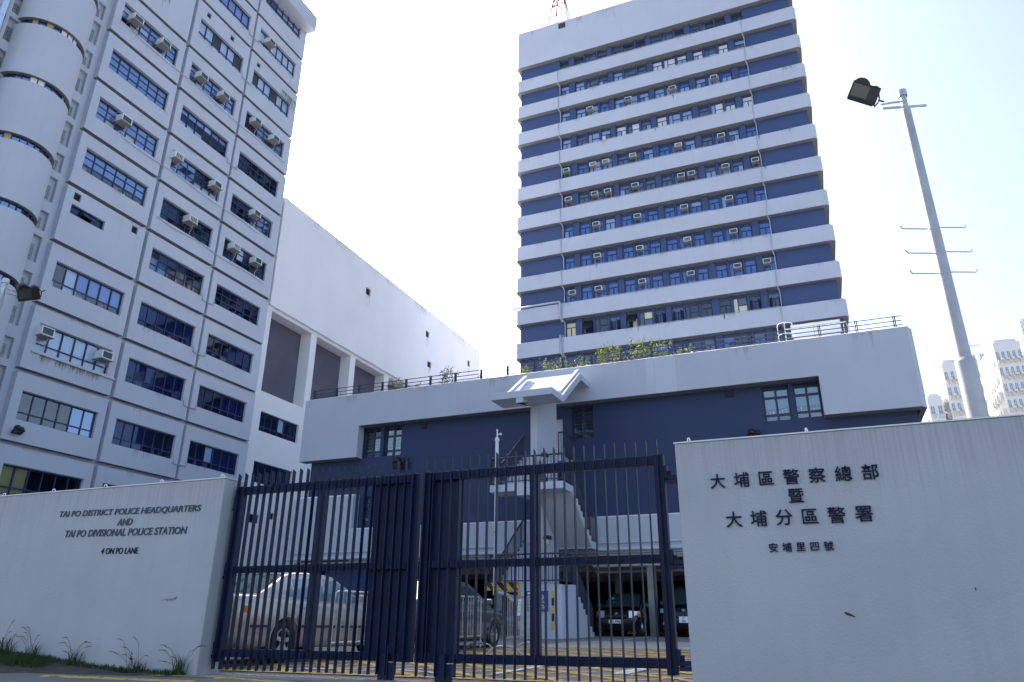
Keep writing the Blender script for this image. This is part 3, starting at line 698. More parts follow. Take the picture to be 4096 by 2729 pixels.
LAC = [(22.66,35.5,'over the red and white papers in the upper left window',0),(24.77,35.5,'right of the pair in the upper left window of the block',0),(23.44,28.68,'large and alone in a blue window of the left column',0),
 (22.07,14.95,'left of the pair over the white curtained window',0),(25.5,14.9,'right of the pair over the white curtained window',0),
 (27.97,35.55,'left of the pair in the middle column, uppermost pair',0),(29.99,35.55,'right of the pair in the middle column, uppermost pair',0),(27.34,28.75,'at the left end of the middle column window with two units',1),(30.68,28.75,'at the right end of the middle column window with two units',0),
 (29.27,25.3,'alone in a dark window of the middle column',1),(33.35,43.25,'topmost on the block, in a white curtained window',0),(33.2,35.75,'left of the uppermost pair in the right column',0),(35.25,35.65,'right of the uppermost pair in the right column',0),
 (34.54,28.75,'alone in a window of the right column',0),(33.15,25.35,'left of the lower pair in the right column',1),(35.31,25.35,'right of the lower pair in the right column',0)]
for y, z, s_, k in LAC:
    put_ac('window air conditioner '+s_, (-33.95, y, z-.2), R(90), GL, k)
ordn = ['first','second','third','fourth','fifth','sixth','seventh','eighth','ninth','tenth','eleventh']
TAC = {2:[-16.05,-11.99,-7.48,-3.41],4:[-18.8,-15.97,-14.65,-11.89,-7.4,-3.38],5:[-18.64,-15.93,-14.6,-11.85,-7.41,-6.44,-3.3,-.66],6:[-15.9,-11.82,-7.39,-3.32],7:[-15.9,-11.79,-7.37,-3.28],8:[-18.49,-15.92,-11.77,-7.35,-3.28,-.82],10:[-14.36]}
for r, xs_ in TAC.items():
    for i, x in enumerate(xs_):
        lab = 'white window air conditioner on the banded tower, %s window row from top, %s from left' % (ordn[r], ordn[i])
        if r == 10: lab = 'lone air conditioner on the tower just above the podium planters'
        put_ac(lab, (x, 60.55, ZB[r]-1.02), 0, 'air conditioners on the banded tower', (r == 4 and i in (1,2,3,4)) or (r == 7 and i == 2))

# ------------------------------------------------------------------ podium block
pod = thing('podium_block', 'low podium wing with pale grey fascia and navy wall above the car park', 'building', (-9, 30, 1.3))
q = MB(); prof = [(-22.36,8.85),(-19.17,8.85),(-19.17,10.33),(.86,10.37),(.86,8.87),(4.02,8.87),(4.02,11.88),(-22.36,11.88)]
q.prism(prof, 1, 28.0, 28.495); q.prism([(4.02,28.0),(4.22,28.3),(4.22,34),(4.02,34)], 2, 8.87, 11.88)
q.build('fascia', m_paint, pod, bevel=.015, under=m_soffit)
m_patch = mat('fresh_patch_paint', (.545, .575, .645), .7, var=.02, vs=.6)
for x0, x1, z0, z1 in ((-5.55,-5.22,10.75,11.87),(-5.18,-4.35,10.36,11.87)):
    q = MB(); q.quad((x0,27.997,z0),(x1,27.997,z0),(x1,27.997,z1),(x0,27.997,z1)); q.build('paint_patch', m_patch, pod)
for x, w_, h_ in ((-20,.6,.9),(-16,.4,.7),(-12.5,.9,.8),(-2,.5,.9),(2.2,.7,1.1)):
    q = MB(); q.quad((x,27.996,11.86-h_),(x+w_,27.996,11.86-h_),(x+w_,27.996,11.86),(x,27.996,11.86)); q.build('stain', m_dirt, pod)
q = MB(); q.prism([(28.0,11.885),(28.32,12.02),(29.2,12.02),(29.2,11.885)], 0, -22.36, 4.1); q.box(-21.9,3.9,28.55,59.9,10.9,11.87); q.build('roof', m_white, pod)
q = MB()
PH = [(-19.17,-18.24,8.90,10.28),(-18.06,-17.13,8.89,10.28),(-1.22,-.26,8.93,10.30),(-.10,.84,8.95,10.30),(-8.91,-7.97,8.89,10.28),(-18.93,-18.35,5.73,7.1),(-18.25,-17.57,5.73,7.1),(-10.25,-9.30,7.9,9.84)]
q.holed((-22.0,28.5,5.55),(1,0,0),(0,0,1),(0,-1,0), 25.9, 5.4, [(a+22,b+22,c-5.55,d-5.55) for a,b,c,d in PH], .3)
q.quad((3.9,28.5,5.5),(3.9,60,5.5),(3.9,60,11),(3.9,28.5,11)); q.quad((-22,28.5,1),(-22,28.5,11),(-22,60,11),(-22,60,1))
q.build('wall', m_navy, pod)
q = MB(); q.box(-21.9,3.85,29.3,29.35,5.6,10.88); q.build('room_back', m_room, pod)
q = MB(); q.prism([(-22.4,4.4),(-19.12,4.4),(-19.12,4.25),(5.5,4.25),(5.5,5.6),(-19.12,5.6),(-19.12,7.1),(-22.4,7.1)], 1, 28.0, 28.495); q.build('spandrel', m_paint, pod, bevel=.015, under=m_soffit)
q = MB(); q.box(-22.4,-19.12,28.05,28.49,7.102,7.16); q.box(-19.1,5.5,28.02,28.49,5.602,5.64); q.build('coping', m_white, pod)
def lobby_window(x0, x1, z0, z1, blind):
    fo = window(pod, (x0,28.72,z0), (1,0,0), (0,0,1), (0,-1,0), x1-x0, z1-z0, [0,.5,1], [0,.30,.80,1], lambda c, r: 's', fr=.06, fm=.085, depth=.07)
    b = MB()
    k = z0+.1
    while k < z1-.1: b.box(x0+.04, x1-.04, 28.79, 28.805, k, k+.016); k += .155
    b.build('security_bar', m_alu, fo)
    if blind:
        b = MB(); b.box(x0+.02, x1-.02, 28.83, 28.84, z0+(z1-z0)*blind, z1); b.build('blind', m_teal, fo)
    its = [(.05+.12*i+random.random()*.05, .06, random.uniform(.1,.3), random.choice([m_paper, m_it[5], m_it[5], m_it[2]])) for i in range(7)]
    clutter(fo, (x0,28.66,z0+.25), (1,0,0), (0,0,1), (0,-1,0), x1-x0, its)
    return fo
for i, (a, b, c, d_) in enumerate(PH[:7]): lobby_window(a, b, c, d_, .42 if i in (2, 3) else 0)
q = MB(); q.box(-10.25,-9.30,28.6,28.66,7.9,9.84); do = q.build('door', m_pipe, pod)
q = MB(); q.box(-10.25,-9.38,28.585,28.6,9.8,9.84); q.box(-9.38,-9.30,28.57,28.6,7.9,9.84); q.build('door_frame', m_paint, do)
for x, z in ((-16.12,10.02),(-2.57,10.05)):
    v = MB(); v.box(x, x+.3, 28.47, 28.495, z, z+.27)
    for k in range(5): v.obox((x, 28.47, z+.03+k*.05), (.3,0,0), (0,-.04,-.02), (0,0,.012))
    v.build('louvre_vent', m_louv, pod)
q = MB(); q.tube([(-22.3,27.9,4.36),(5.5,27.9,4.40)], .075, 8); q.tube([(-8.2,27.93,4.62),(5.5,27.93,4.64)], .03, 6); q.tube([(-22.3,27.93,4.62),(-12,27.93,4.62)], .03, 6); q.tube([(-7.5,28.15,4.12),(5.5,28.15,4.12)], .06, 8); q.tube([(-22.5,27.9,5.05),(-22.5,27.9,1.5)], .06, 8)
q.build('service_pipe', m_pipe, pod)
# car park under the podium
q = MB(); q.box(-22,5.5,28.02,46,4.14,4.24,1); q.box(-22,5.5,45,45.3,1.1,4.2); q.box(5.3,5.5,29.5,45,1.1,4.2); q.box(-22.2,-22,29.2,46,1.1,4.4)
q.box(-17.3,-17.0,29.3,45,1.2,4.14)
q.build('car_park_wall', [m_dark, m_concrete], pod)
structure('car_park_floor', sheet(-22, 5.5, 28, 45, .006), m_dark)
for x, y in ((-6.12,28.6),(-8.5,33),(-3.0,28.6),(-3.2,33),(-12.5,29),(-12.5,34),(-6.1,37),(0.2,28.6)):
    q = MB(); q.box(x, x+.28, y, y+.35, ground_z(0,y), 4.14); q.build('pillar', m_concrete, pod)
q = MB()
for y in (31, 34.5, 38): q.box(-16.9,5.2,y,y+.35,3.8,4.14)
q.build('ceiling_beam', m_concrete, pod)
q = MB(); q.tube([(-8.2,28.6,3.85),(5,28.6,3.9)], .07, 8); q.tube([(-8.5,30,3.7),(5,29.5,3.75)], .05, 8); q.build('ceiling_pipe', m_pipe, pod)
q = MB(); q.box(-20.8,-17.4,28.75,28.85,1.2,4.13)
k = 1.3
while k < 3.9: q.box(-20.8,-17.4,28.72,28.75,k,k+.06); k += .1
q.build('roller_shutter', m_shut, pod)
q = MB(); q.box(-6.6,-5.2,31.6,31.75,1.36,1.47); q.box(-7.7,-7.0,31.6,31.75,1.36,1.47); q.build('wheel_stop', m_yellow, pod)
# roof railing
t = thing('roof_railing', 'navy steel railing with three rails along the podium roof edge', 'railing', (-9, 28.5, 12.02))
q = MB()
for z in (12.16, 12.33, 12.51): q.tube([(-22.25,28.5,z),(-12.3,28.5,z)], .018, 6); q.tube([(-12.2,28.5,z),(4.0,28.5,z)], .018, 6)
q.build('rail', m_rail, t)
for k in range(21):
    x = -22.25+k*1.30
    q = MB(); q.box(x-.045,x-.015,28.46,28.54,12.0,12.53); q.box(x+.015,x+.045,28.46,28.54,12.0,12.53); q.build('post', m_rail, t)
t = thing('safety_railing', 'taller grey pipe railing behind the roof edge at the podium right end', 'railing', (1, 29.5, 12.02))
q = MB(); q.tube([(-.1,29.5,12.95),(2.2,29.5,12.95)], .025, 6); q.tube([(-.1,29.5,12.55),(2.2,29.5,12.55)], .018, 6); q.tube([(2.2,29.5,12.95),(2.35,29.5,12.02)], .02, 6); q.build('rail', m_steel, t)
for k in range(3): q = MB(); q.tube([(-.1+1.1*k,29.5,12.02),(-.1+1.1*k,29.5,12.95)], .018, 6); q.build('post', m_steel, t)
t = thing('ladder_cage', 'white hooped ladder cage rising above the podium roof', 'ladder', (-.07, 30, 12))
for k, z in enumerate((12.35, 12.85, 13.33)):
    q = MB(); q.tube([(-.07+.29*math.cos(R(a)), 30+.33*math.sin(R(a))*1.0, z) for a in range(-180, 1, 15)], .015, 6); q.build('hoop', m_mwhite, t)
q = MB()
for a in (-180,-90,0): q.tube([(-.07+.29*math.cos(R(a)), 30+.33*math.sin(R(a)), 11.9),(-.07+.29*math.cos(R(a)), 30+.33*math.sin(R(a)), 13.33)], .015, 6)
q.build('upright', m_mwhite, t)
t = thing('glazed_screen', 'long white framed glazed screen on the podium roof beside the tower foot', 'screen', (1.4, 40, 12))
q = MB(); q.box(.2,2.7,39.95,40.05,16.3,16.42); q.box(.2,2.7,39.95,40.05,17.1,17.16); q.box(.2,.27,39.95,40.05,11.9,17.1); q.box(2.63,2.7,39.95,40.05,11.9,17.1); q.box(1.42,1.47,39.95,40.05,16.42,17.1); q.build('frame', m_mwhite, t)
q = MB(); q.box(.27,2.63,39.98,40.02,16.42,17.1); q.box(.27,2.63,39.98,40.02,12,16.3,1); q.build('panel', [m_blindw, m_tnavy], t)

# leafy roof planting: each plant is arching stems with leaf blades
def shrub(name, label, cat, loc, w_, h_, nst, group, lm=None, leaf=.085, seed=0, lean=0):
    rg = random.Random(seed); t = thing(name, label, cat, loc, 0, group)
    st = MB(); lf = MB(); L = Vector(loc)
    for i in range(nst):
        a = rg.uniform(0, 6.28); base = L+Vector((rg.uniform(-.5,.5)*w_, rg.uniform(-.1,.25), 0))
        tip = Vector((math.cos(a)*w_*.45*rg.random()+lean, math.sin(a)*.25, h_*rg.uniform(.45,1.0)))
        pts = [base+tip*(k/5)+Vector((0,0,.18*h_*math.sin(k/5*3.0))) for k in range(6)]
        st.tube(pts, .009, 4, cap=False)
        for k in range(26):
            f = rg.uniform(.12,1); p0 = base+tip*f+Vector((0,0,.18*h_*math.sin(f*3.0)))+Vector((rg.gauss(0,.07),rg.gauss(0,.07),rg.gauss(0,.05)))
            d = Vector((rg.gauss(0,1),rg.gauss(0,1),rg.gauss(0,.6))).normalized(); e = d.cross(Vector((rg.gauss(0,1),rg.gauss(0,1),rg.gauss(0,1)))).normalized()
            s_ = leaf*rg.uniform(.6,1.2)
            lf.add([p0, p0+d*s_*.5+e*s_*.32, p0+d*s_, p0+d*s_*.5-e*s_*.32], [(0,1,2,3)])
    st.build('stem', m_bark, t); lf.build('foliage', lm or m_leaf, t); return t
PL = [(-17.9,.8,.85,9,'bushy green roof plant leftmost behind the podium railing'),(-16.8,.5,.55,4,'low sparse roof plant between two leafy ones near the hall annex'),(-15.1,1.1,1.15,11,'tall airy roof plant rising in front of the hall annex'),(-13.3,.8,.55,4,'thin wispy roof plant against the white sky'),(-11.1,.5,.8,6,'small roof plant at the left foot of the banded tower'),(-9.7,1.3,.85,15,'broad leafy roof plant before the tower, left of its lowest pipes'),
 (-8.5,.6,.5,6,'short clump of roof foliage between two larger shrubs'),(-7.5,1.2,1.15,20,'bright bushy roof plant left of the lone tower air conditioner'),(-5.8,1.9,1.2,28,'largest bright green roof shrub above the canopy'),(-4.2,1.0,.65,9,'arching roof shrub rightmost of the row')]
for i, (x, w_, h_, n_, lab) in enumerate(PL): shrub('roof_plant', lab, 'plant', (x, 28.95, 12.0), w_, h_, n_, 'plants along the podium roof edge', seed=i+3)

# ------------------------------------------------------------------ external staircase
GZ = 1.25; st = thing('external_staircase', 'pale grey concrete escape stair with folded canopy in front of the podium', 'staircase', (-9.2, 25.5, GZ))
XF0, XF1 = -9.30, -9.05; YN0, YN1, YF0 = 23.7, 24.62, 26.95; XLs, XRs = -10.5, -7.77
LV = [1.27, 2.95, 4.6, 6.28, 7.9]
q = MB(); q.box(XF0,XF1,YN1,YF0-.02,LV[1]-.2,9.9); q.build('fin_wall', m_concrete if False else m_paint, st, bevel=.01)
# folded canopy: outline in the y-z plane carried across the stair
q = MB(); cp = [(23.15,9.49),(24.37,9.53),(26.65,11.12),(28.0,11.16),(28.0,10.9),(26.76,10.88),(24.42,9.28),(23.15,9.24)]
q.prism(cp, 0, -10.3, -7.93); q.build('canopy_roof', m_paint, st, bevel=.012)
q = MB()
for x0, x1 in ((-10.3,-10.15),(-8.08,-7.93)):
    q.prism([(24.2,9.535),(26.55,11.125),(26.55,11.26),(24.2,9.67)], 0, x0, x1)
q.build('canopy_rim', m_paint, st)
q = MB(); q.prism([(23.16,9.24),(24.42,9.28),(26.76,10.88),(26.9,10.88),(26.9,9.9),(24.62,9.5),(23.16,9.05)], 0, XF0-.003, XF1+.003); q.build('canopy_beam', m_paint, st)
q = MB(); q.box(XLs,XRs,YN0,YN1,LV[3]-.25,LV[3]); q.box(XF0-.15,XF1+.15,YN0-.06,YN1,LV[3]-.42,LV[3]-.252); q.build('landing', m_paint, st, bevel=.008)
q = MB(); q.box(XLs,XRs,YF0,27.9,LV[2]-.25,LV[2]); q.build('landing', m_paint, st)
q = MB(); q.box(XLs,-8.75,YF0,28.49,LV[4]-.2,LV[4]); q.build('landing', m_paint, st)
def flight(x0, x1, ya, za, yb, zb, solid=False):
    """steps from (ya,za) to (yb,zb)"""
    n = 9; q = MB(); dy, dz = (yb-ya)/n, (zb-za)/n
    top = []
    for i in range(n): top += [(ya+dy*i, za+dz*(i+1)), (ya+dy*(i+1), za+dz*(i+1))]
    poly = [(ya, za)]+top
    poly += ([(yb, GZ-.05),(ya, GZ-.05)] if solid else [(yb, zb-.22), (ya, za-.22)])
    q.prism(poly, 0, x0, x1); return q.build('flight', m_paint, st)
flight(XF1+.01, XRs, YF0, LV[0], YN1, LV[1], True)
flight(XLs, XF0-.01, YN1, LV[1], YF0, LV[2])
flight(XF1+.01, XRs, YF0, LV[2], YN1, LV[3])
flight(XLs, XF0-.01, YN1, LV[3], YF0, LV[4])
q = MB(); q.prism([(-9.45,23.95),(-8.25,23.95),(-8.02,24.15),(-8.02,24.61),(-9.45,24.61)], 2, GZ-.1, LV[1]-.005); q.build('base_block', m_paint, st, bevel=.01)
q = MB(); q.box(-8.02,-7.98,24.3,27.5,GZ-.1,GZ+.25); q.build('plinth', m_paint, st)
def stair_rail(pts, balusters=True, solid=None):
    q = MB(); H = .95
    for a, b in zip(pts, pts[1:]):
        a, b = Vector(a), Vector(b); up = Vector((0,0,H))
        q.tube([a+up, b+up], .032, 6); q.tube([a+Vector((0,0,.1)), b+Vector((0,0,.1))], .020, 5)
        n = max(2, int((b-a).length/.13))
        for i in range(n+1):
            p = a+(b-a)*(i/n); q.tube([p+Vector((0,0,.05)), p+up], .013 if i % 6 else .024, 4, cap=False)
    return q.build('railing', m_rail, st)
e = .04
for lv in (1, 3): stair_rail([(XLs+e,YN1,LV[lv]),(XLs+e,YN0+e,LV[lv]),(XRs-e,YN0+e,LV[lv]),(XRs-e,YN1,LV[lv])])
stair_rail([(XRs-e,YN1,LV[1]),(XRs-e,YF0,LV[0])]); stair_rail([(XRs-e,YN1,LV[3]),(XRs-e,YF0,LV[2]),(XRs-e,27.8,LV[2])])
stair_rail([(XLs+e,YN1,LV[1]),(XLs+e,YF0,LV[2])]); stair_rail([(XLs+e,YN1,LV[3]),(XLs+e,YF0,LV[4])]); stair_rail([(XF1+.1,YN1,LV[3]),(XF1+.1,YF0,LV[2])]); stair_rail([(XF1+.05,YF0+.02,LV[4]),(-8.79,YF0+.02,LV[4]),(-8.79,28.45,LV[4])])
def bulkhead(label, p):
    t = thing('bulkhead_light', label, 'lamp', p, 0, 'bulkhead lights on the stair fin')
    q = MB(); q.lathe([(0.001,.16),(.10,.15),(.15,.08),(.16,0)], p, 0, 14); q.build('glass_globe', mat('globe_glass', (.55,.56,.5), .2), t)
    q = MB(); q.prism([(p[1]-.18,p[2]+.1),(p[1]+.18,p[2]+.1),(p[1]+.14,p[2]+.22),(p[1]-.14,p[2]+.22)], 0, p[0], p[0]+.2); q.build('hood', m_black, t)
    return t
bulkhead('round bulkhead light on the stair fin near the upper landing', (XF1, 25.2, 7.4)); bulkhead('round bulkhead light on the stair fin under the upper flight', (XF1, 25.4, 4.45))
# white standpipe in front of the stair
t = thing('vent_standpipe', 'slim white standpipe with a tap on top beside the escape stair', 'pipe', (-10.2, 23.62, 1.3))
q = MB(); q.tube([(-10.2,23.6,2.6),(-10.2,23.6,7.97)], .062, 12); q.lathe([(.085,0),(.085,.07)], (-10.2,23.6,7.85), 2, 12, ends=True); q.lathe([(.075,0),(.075,.05)], (-10.2,23.6,4.2), 2, 12, ends=True); q.build('pipe', m_mwhite, t)
q = MB(); q.tube([(-10.2,23.6,7.95),(-10.2,23.6,8.25)], .025, 8); q.tube([(-10.2,23.6,8.08),(-10.07,23.6,8.08)], .022, 8); q.lathe([(.045,0),(.045,.03)], (-10.07,23.6,8.08), 0, 10, ends=True); q.lathe([(.04,0),(.03,.05)], (-10.2,23.6,8.22), 2, 10, ends=True); q.build('tap', m_mwhite, t)
q = MB(); q.lathe([(.064,0),(.064,.04)], (-10.2,23.6,4.62), 2, 12); q.build('red_band', m_red, t)
# yellow-black guards
def stripes(mb, x0, x1, z0, z1, y, horizontal, n):
    if horizontal:
        mb.box(x0,x1,y,y+.06,z0,z1,0); w_ = (x1-x0)/n; sk = (z1-z0)
        for i in range(-1, n):
            if i % 2: continue
            a = x0+i*w_; P_ = [(a+sk,z0),(a+w_+sk,z0),(a+w_,z1),(a,z1)]
            P_ = [(min(max(p,x0),x1),z) for p,z in P_]
            mb.add([(p,y-.003,z) for p,z in P_], [(0,1,2,3)], 1)
    else:
        h = (z1-z0)/n
        for i in range(n): mb.box(x0,x1,y,y+.03,z0+i*h,z0+(i+1)*h, 0 if i % 2 == 0 else 1)
t = thing('height_limit_bar', 'yellow and black striped height bar left of the stair base', 'barrier', (-10, 23.9, 2.8))
q = MB(); stripes(q, -10.72, -9.46, 2.76, 3.02, 23.88, True, 6); q.build('striped_board', [m_yellow, m_sblack], t)
q = MB(); q.tube([(-10.2,23.9,2.70),(-9.9,23.95,2.62),(-9.7,24.0,2.45),(-9.47,24.0,2.42)], .06, 8); q.build('bent_pipe', m_pipe, t)
for x, lab in ((-9.47, 'left of the blue notice'), (-8.28, 'right of the blue notice')):
    t = thing('corner_guard', 'yellow and black corner guard on the stair base '+lab, 'guard', (x, 23.93, 1.3), 0, 'striped guards on the stair base')
    q = MB(); stripes(q, x-.03, x+.05, 1.55, 2.75, 23.915, False, 5); q.build('guard_strip', [m_yellow, m_sblack], t)
t = thing('notice_board', 'blue notice board with rows of small white text on the stair base', 'sign', (-8.85, 23.93, 2.4))
q = MB(); q.box(-9.2,-8.44,23.91,23.945,2.1,2.73); q.build('board', m_bsign, t)
q = MB(); rg = random.Random(4); z = 2.66
for r_ in range(13):
    x = -9.15; 
    if r_ == 0: q.box(x,x+.22,23.906,23.909,z-.02,z+.025)
    else:
        while x < -8.52:
            l = rg.uniform(.03,.10)
            if rg.random() < .85: q.box(x,min(x+l,-8.5),23.906,23.909,z-.006,z+.008)
            x += l+.02
    z -= .055 if r_ == 0 else .04
q.build('text_rows', m_paper, t)

# flood lights
def flood(label, p, rz, tilt, group, s=1.0, name='floodlight', roll=0):
    t = thing(name, label, 'floodlight', p, rz, group, local=True)
    Mx = Matrix.Rotation(tilt, 3, 'X') @ Matrix.Rotation(roll, 3, 'Y')
    def T(x, y, z): return Mx @ Vector((x*s, y*s, z*s))
    def tb(mb, x0, x1, y0, y1, z0, z1, m=0): o = T(x0,y0,z0); mb.obox(o, T(x1,y0,z0)-o, T(x0,y1,z0)-o, T(x0,y0,z1)-o, m)
    q = MB(); tb(q,-.28,.28,-.10,.02,-.18,.18); tb(q,-.30,.30,-.125,-.10,-.20,-.165); tb(q,-.30,.30,-.125,-.10,.165,.20); tb(q,-.30,-.265,-.125,-.10,-.165,.165); tb(q,.08,.30,-.125,-.10,-.165,.165); tb(q,-.265,.08,-.125,-.10,-.165,-.12)
    for k in range(7): tb(q,-.24+k*.075,-.225+k*.075,.02,.07,-.15,.15)
    q.build('housing', m_black, t, bevel=.01*s)
    q = MB(); tb(q,-.265,.08,-.112,-.102,-.12,.165); q.build('lens', m_lens, t)
    for cx, rr, dz in ((-.10,.19,.14),(.20,.11,.13)):
        q = MB(); n = 16; ring = []
        for (r_, y_) in ((rr*.9,-.10),(rr,-.07),(rr,.10),(rr*.8,.16),(.001,.17)): ring.append([T(cx+r_*math.cos(2*math.pi*k/n), y_, dz+r_*math.sin(2*math.pi*k/n)) for k in range(n)])
        vs = [v for r_ in ring for v in r_]; q.add(vs, [(a*n+k, a*n+(k+1)%n, (a+1)*n+(k+1)%n, (a+1)*n+k) for a in range(4) for k in range(n)], 0, True); q.add(ring[0], [tuple(range(n))]); q.build('gear_dome', m_black, t)
    q = MB(); q.tube([T(.30,-.02,.12),T(.36,.02,.04),T(.37,.05,-.06),T(.33,.02,-.16)], .016*s, 6); q.tube([T(.36,.03,0),T(.48,.08,.02)], .02*s, 6); q.build('yoke', m_black, t)
    return t
flood('black floodlight on the navy podium wall above the left gate leaf', (-16.95, 28.22, 8.42), R(8), R(55), 'floodlights')
flood('black floodlight low on the navy podium wall behind the right boundary wall', (-1.66, 28.25, 8.40), R(-5), R(60), 'floodlights', .75)
flood('small black floodlight on the grey block below its lowest reflecting window', (-33.72, 21.9, 9.95), R(90), R(55), 'floodlights', .8)
q = MB(); q.tube([(-16.85,28.4,8.3),(-16.62,28.47,8.42),(-16.66,28.47,8.72)], .02, 6); tag(q.build('power_cable', m_black), 'short black cable looping above the left podium floodlight', 'cable')

# ------------------------------------------------------------------ boundary walls with signs
def text_mesh(body, size, ext, offset=0, shear=0, spacing=1.0):
    c = bpy.data.curves.new('lettering', 'FONT'); c.body = body; c.size = size; c.extrude = ext; c.offset = offset; c.shear = shear; c.space_character = spacing; c.resolution_u = 3
    o = bpy.data.objects.new('lettering', c); col.objects.link(o)
    dg = bpy.context.evaluated_depsgraph_get(); dg.update(); me = bpy.data.meshes.new_from_object(o.evaluated_get(dg))
    bpy.data.objects.remove(o); bpy.data.curves.remove(c); return me
def place_text(body, x0, x1, z0, h, y, m, parent, slope=0, off=.0, shear=0, ext=.008, label=None, gap=0):
    """letters standing in the plane y, filling x0..x1, baseline z0, height h"""
    me = text_mesh(body, 1, .01, off, shear)
    xs = [v.co.x for v in me.vertices]; zs = [v.co.y for v in me.vertices]; lo, hi = min(xs), max(xs); b0, b1 = min(zs), max(zs)
    for v in me.vertices:
        X = x0+(v.co.x-lo)/(hi-lo)*(x1-x0); Z = z0+(v.co.y-b0)/(b1-b0)*h+slope*(X-x0)
        v.co = Vector((X, y-gap-(v.co.z/.01)*ext, Z))-Vector(parent['_o'])
    me.materials.append(m); o = bpy.data.objects.new('text_line', me); col.objects.link(o); o.parent = parent
    me.update()
    if label: o['label'] = label
    return o
def glyphs(s, x0, x1, z0, z1, y, m, parent, label):
    """characters set one by one, equally spaced, each a part of the sign"""
    n = len(s); h = (z1-z0)
    for i, ch in enumerate(s):
        me = text_mesh(ch, 1, .01, .009); cx = x0+h/2+(x1-x0-h)*(i/(n-1) if n > 1 else .5)
        xs = [v.co.x for v in me.vertices]; zs = [v.co.y for v in me.vertices]
        mx, mz = (min(xs)+max(xs))/2, (min(zs)+max(zs))/2; k = h/.93
        for v in me.vertices: v.co = Vector((cx+(v.co.x-mx)*k, y-.009-v.co.z/.01*.006, (z0+z1)/2+(v.co.y-mz)*k))-Vector(parent['_o'])
        me.materials.append(m); me.update(); o = bpy.data.objects.new('character', me); col.objects.link(o); o.parent = parent
        o['label'] = label

lw_ = thing('boundary_wall', 'grey rendered boundary wall left of the gate with English lettering', 'wall', (-12, 8.2, 1))
q = MB(); q.box(-24, -7.63, 8.0, 8.42, .4, 3.535); b_ = q.build('wall', m_wall, lw_, bevel=.012)
q = MB(); q.box(-24, -7.62, 7.99, 8.43, 3.537, 3.552); q.build('coping', m_white, lw_)
rw_ = thing('boundary_wall', 'grey rendered boundary wall right of the gate with Chinese lettering', 'wall', (4, 8.2, 1))
q = MB(); q.box(-1.32, 14, 8.0, 8.42, .4, 3.5); q.build('wall', m_wall, rw_, bevel=.012)
q = MB(); q.box(-1.33, 14, 7.99, 8.43, 3.502, 3.516); q.build('coping', m_white, rw_)
def loop(parent, x, z, rot=0):
    q = MB(); pts = []
    for a in range(-30, 211, 20): 
        c_, s_ = math.cos(R(a))*.036, math.sin(R(a))*.036; pts.append((x+c_*math.cos(rot), 8.2+c_*math.sin(rot), z+.05+s_))
    pts = [(pts[0][0], pts[0][1], z)]+pts; q.tube(pts, .008, 6); q.build('wire_loop', m_mwhite, parent)
for x in (-12.54,-11.36,-10.21,-9.05,-7.88): loop(lw_, x, 3.55)
for x in (-1.19, .05, 1.3): loop(rw_, x, 3.515, R(75))
m_rain = mat('wall_rain_streak', (.27,.265,.26), .9); tt = m_rain.node_tree; pp_ = tt.nodes['Principled BSDF']
tc = tt.nodes.new('ShaderNodeTexCoord'); mp = tt.nodes.new('ShaderNodeMapping'); mp.inputs['Scale'].default_value = (30,1,.4); n_ = tt.nodes.new('ShaderNodeTexNoise'); n_.inputs['Scale'].default_value = 1.3; n_.inputs['Detail'].default_value = 6
sx = tt.nodes.new('ShaderNodeSeparateXYZ'); ml = tt.nodes.new('ShaderNodeMath'); ml.operation = 'MULTIPLY'; mr_ = tt.nodes.new('ShaderNodeMapRange'); mr_.inputs[1].default_value = .36; mr_.inputs[2].default_value = .75; mr_.inputs[4].default_value = .17
pw = tt.nodes.new('ShaderNodeMath'); pw.operation = 'POWER'; pw.inputs[1].default_value = .8
tt.links.new(tc.outputs['Object'], mp.inputs[0]); tt.links.new(mp.outputs[0], n_.inputs['Vector']); tt.links.new(tc.outputs['Generated'], sx.inputs[0]); tt.links.new(sx.outputs[2], pw.inputs[0]); tt.links.new(pw.outputs[0], ml.inputs[0]); tt.links.new(n_.outputs[0], ml.inputs[1]); tt.links.new(ml.outputs[0], mr_.inputs[0]); tt.links.new(mr_.outputs[0], pp_.inputs['Alpha'])
for par, x0, x1, zt in ((lw_, -16, -7.66, 3.53), (rw_, -1.30, 6, 3.495)):
    q = MB(); q.quad((x0,7.9985,zt-1.7),(x1,7.9985,zt-1.7),(x1,7.9985,zt),(x0,7.9985,zt)); q.build('rain_streaks', m_rain, par)
def scuff(parent, pts, m): 
    q = MB(); q.add([(x, 7.997, z) for x, z in pts], [tuple(range(len(pts)))]); q.build('scuff_mark', m, parent)
m_scuff = stainmat('scuff', (.10,.10,.11), .42); m_scuffd = mat('dark_scuff', (.06,.055,.05), .9)
P8 = lambda x, y: (lambda v: (v.x, v.z))(onY(x, y, 8.0))
scuff(lw_, [P8(640,2405),P8(665,2412),P8(700,2405),P8(712,2385),P8(690,2395),P8(660,2395)], m_scuff)
scuff(rw_, [P8(3375,2447),P8(3395,2451),P8(3422,2466),P8(3420,2470),P8(3385,2460)], m_scuffd)
scuff(rw_, [P8(3898,2350),P8(3903,2352),P8(3906,2364),P8(3902,2362)], m_scuffd)
scuff(rw_, [P8(2900,2245),P8(2914,2232),P8(2912,2240),P8(2903,2248)], m_yel)
t = thing('wall_sign', 'raised slate grey English station name lettering on the left boundary wall', 'sign', (-9.4, 7.99, 2.9))
sl = -.0150
place_text('TAI PO DISTRICT POLICE HEADQUARTERS', -10.82, -7.99, 3.119, .108, 8.0, m_letter2, t, sl, .018, .12, .006, 'top line naming the district headquarters', .004)
place_text('AND', -9.55, -9.25, 2.957, .10, 8.0, m_letter2, t, sl, .018, .12, .006, 'short centred second line reading AND', .004)
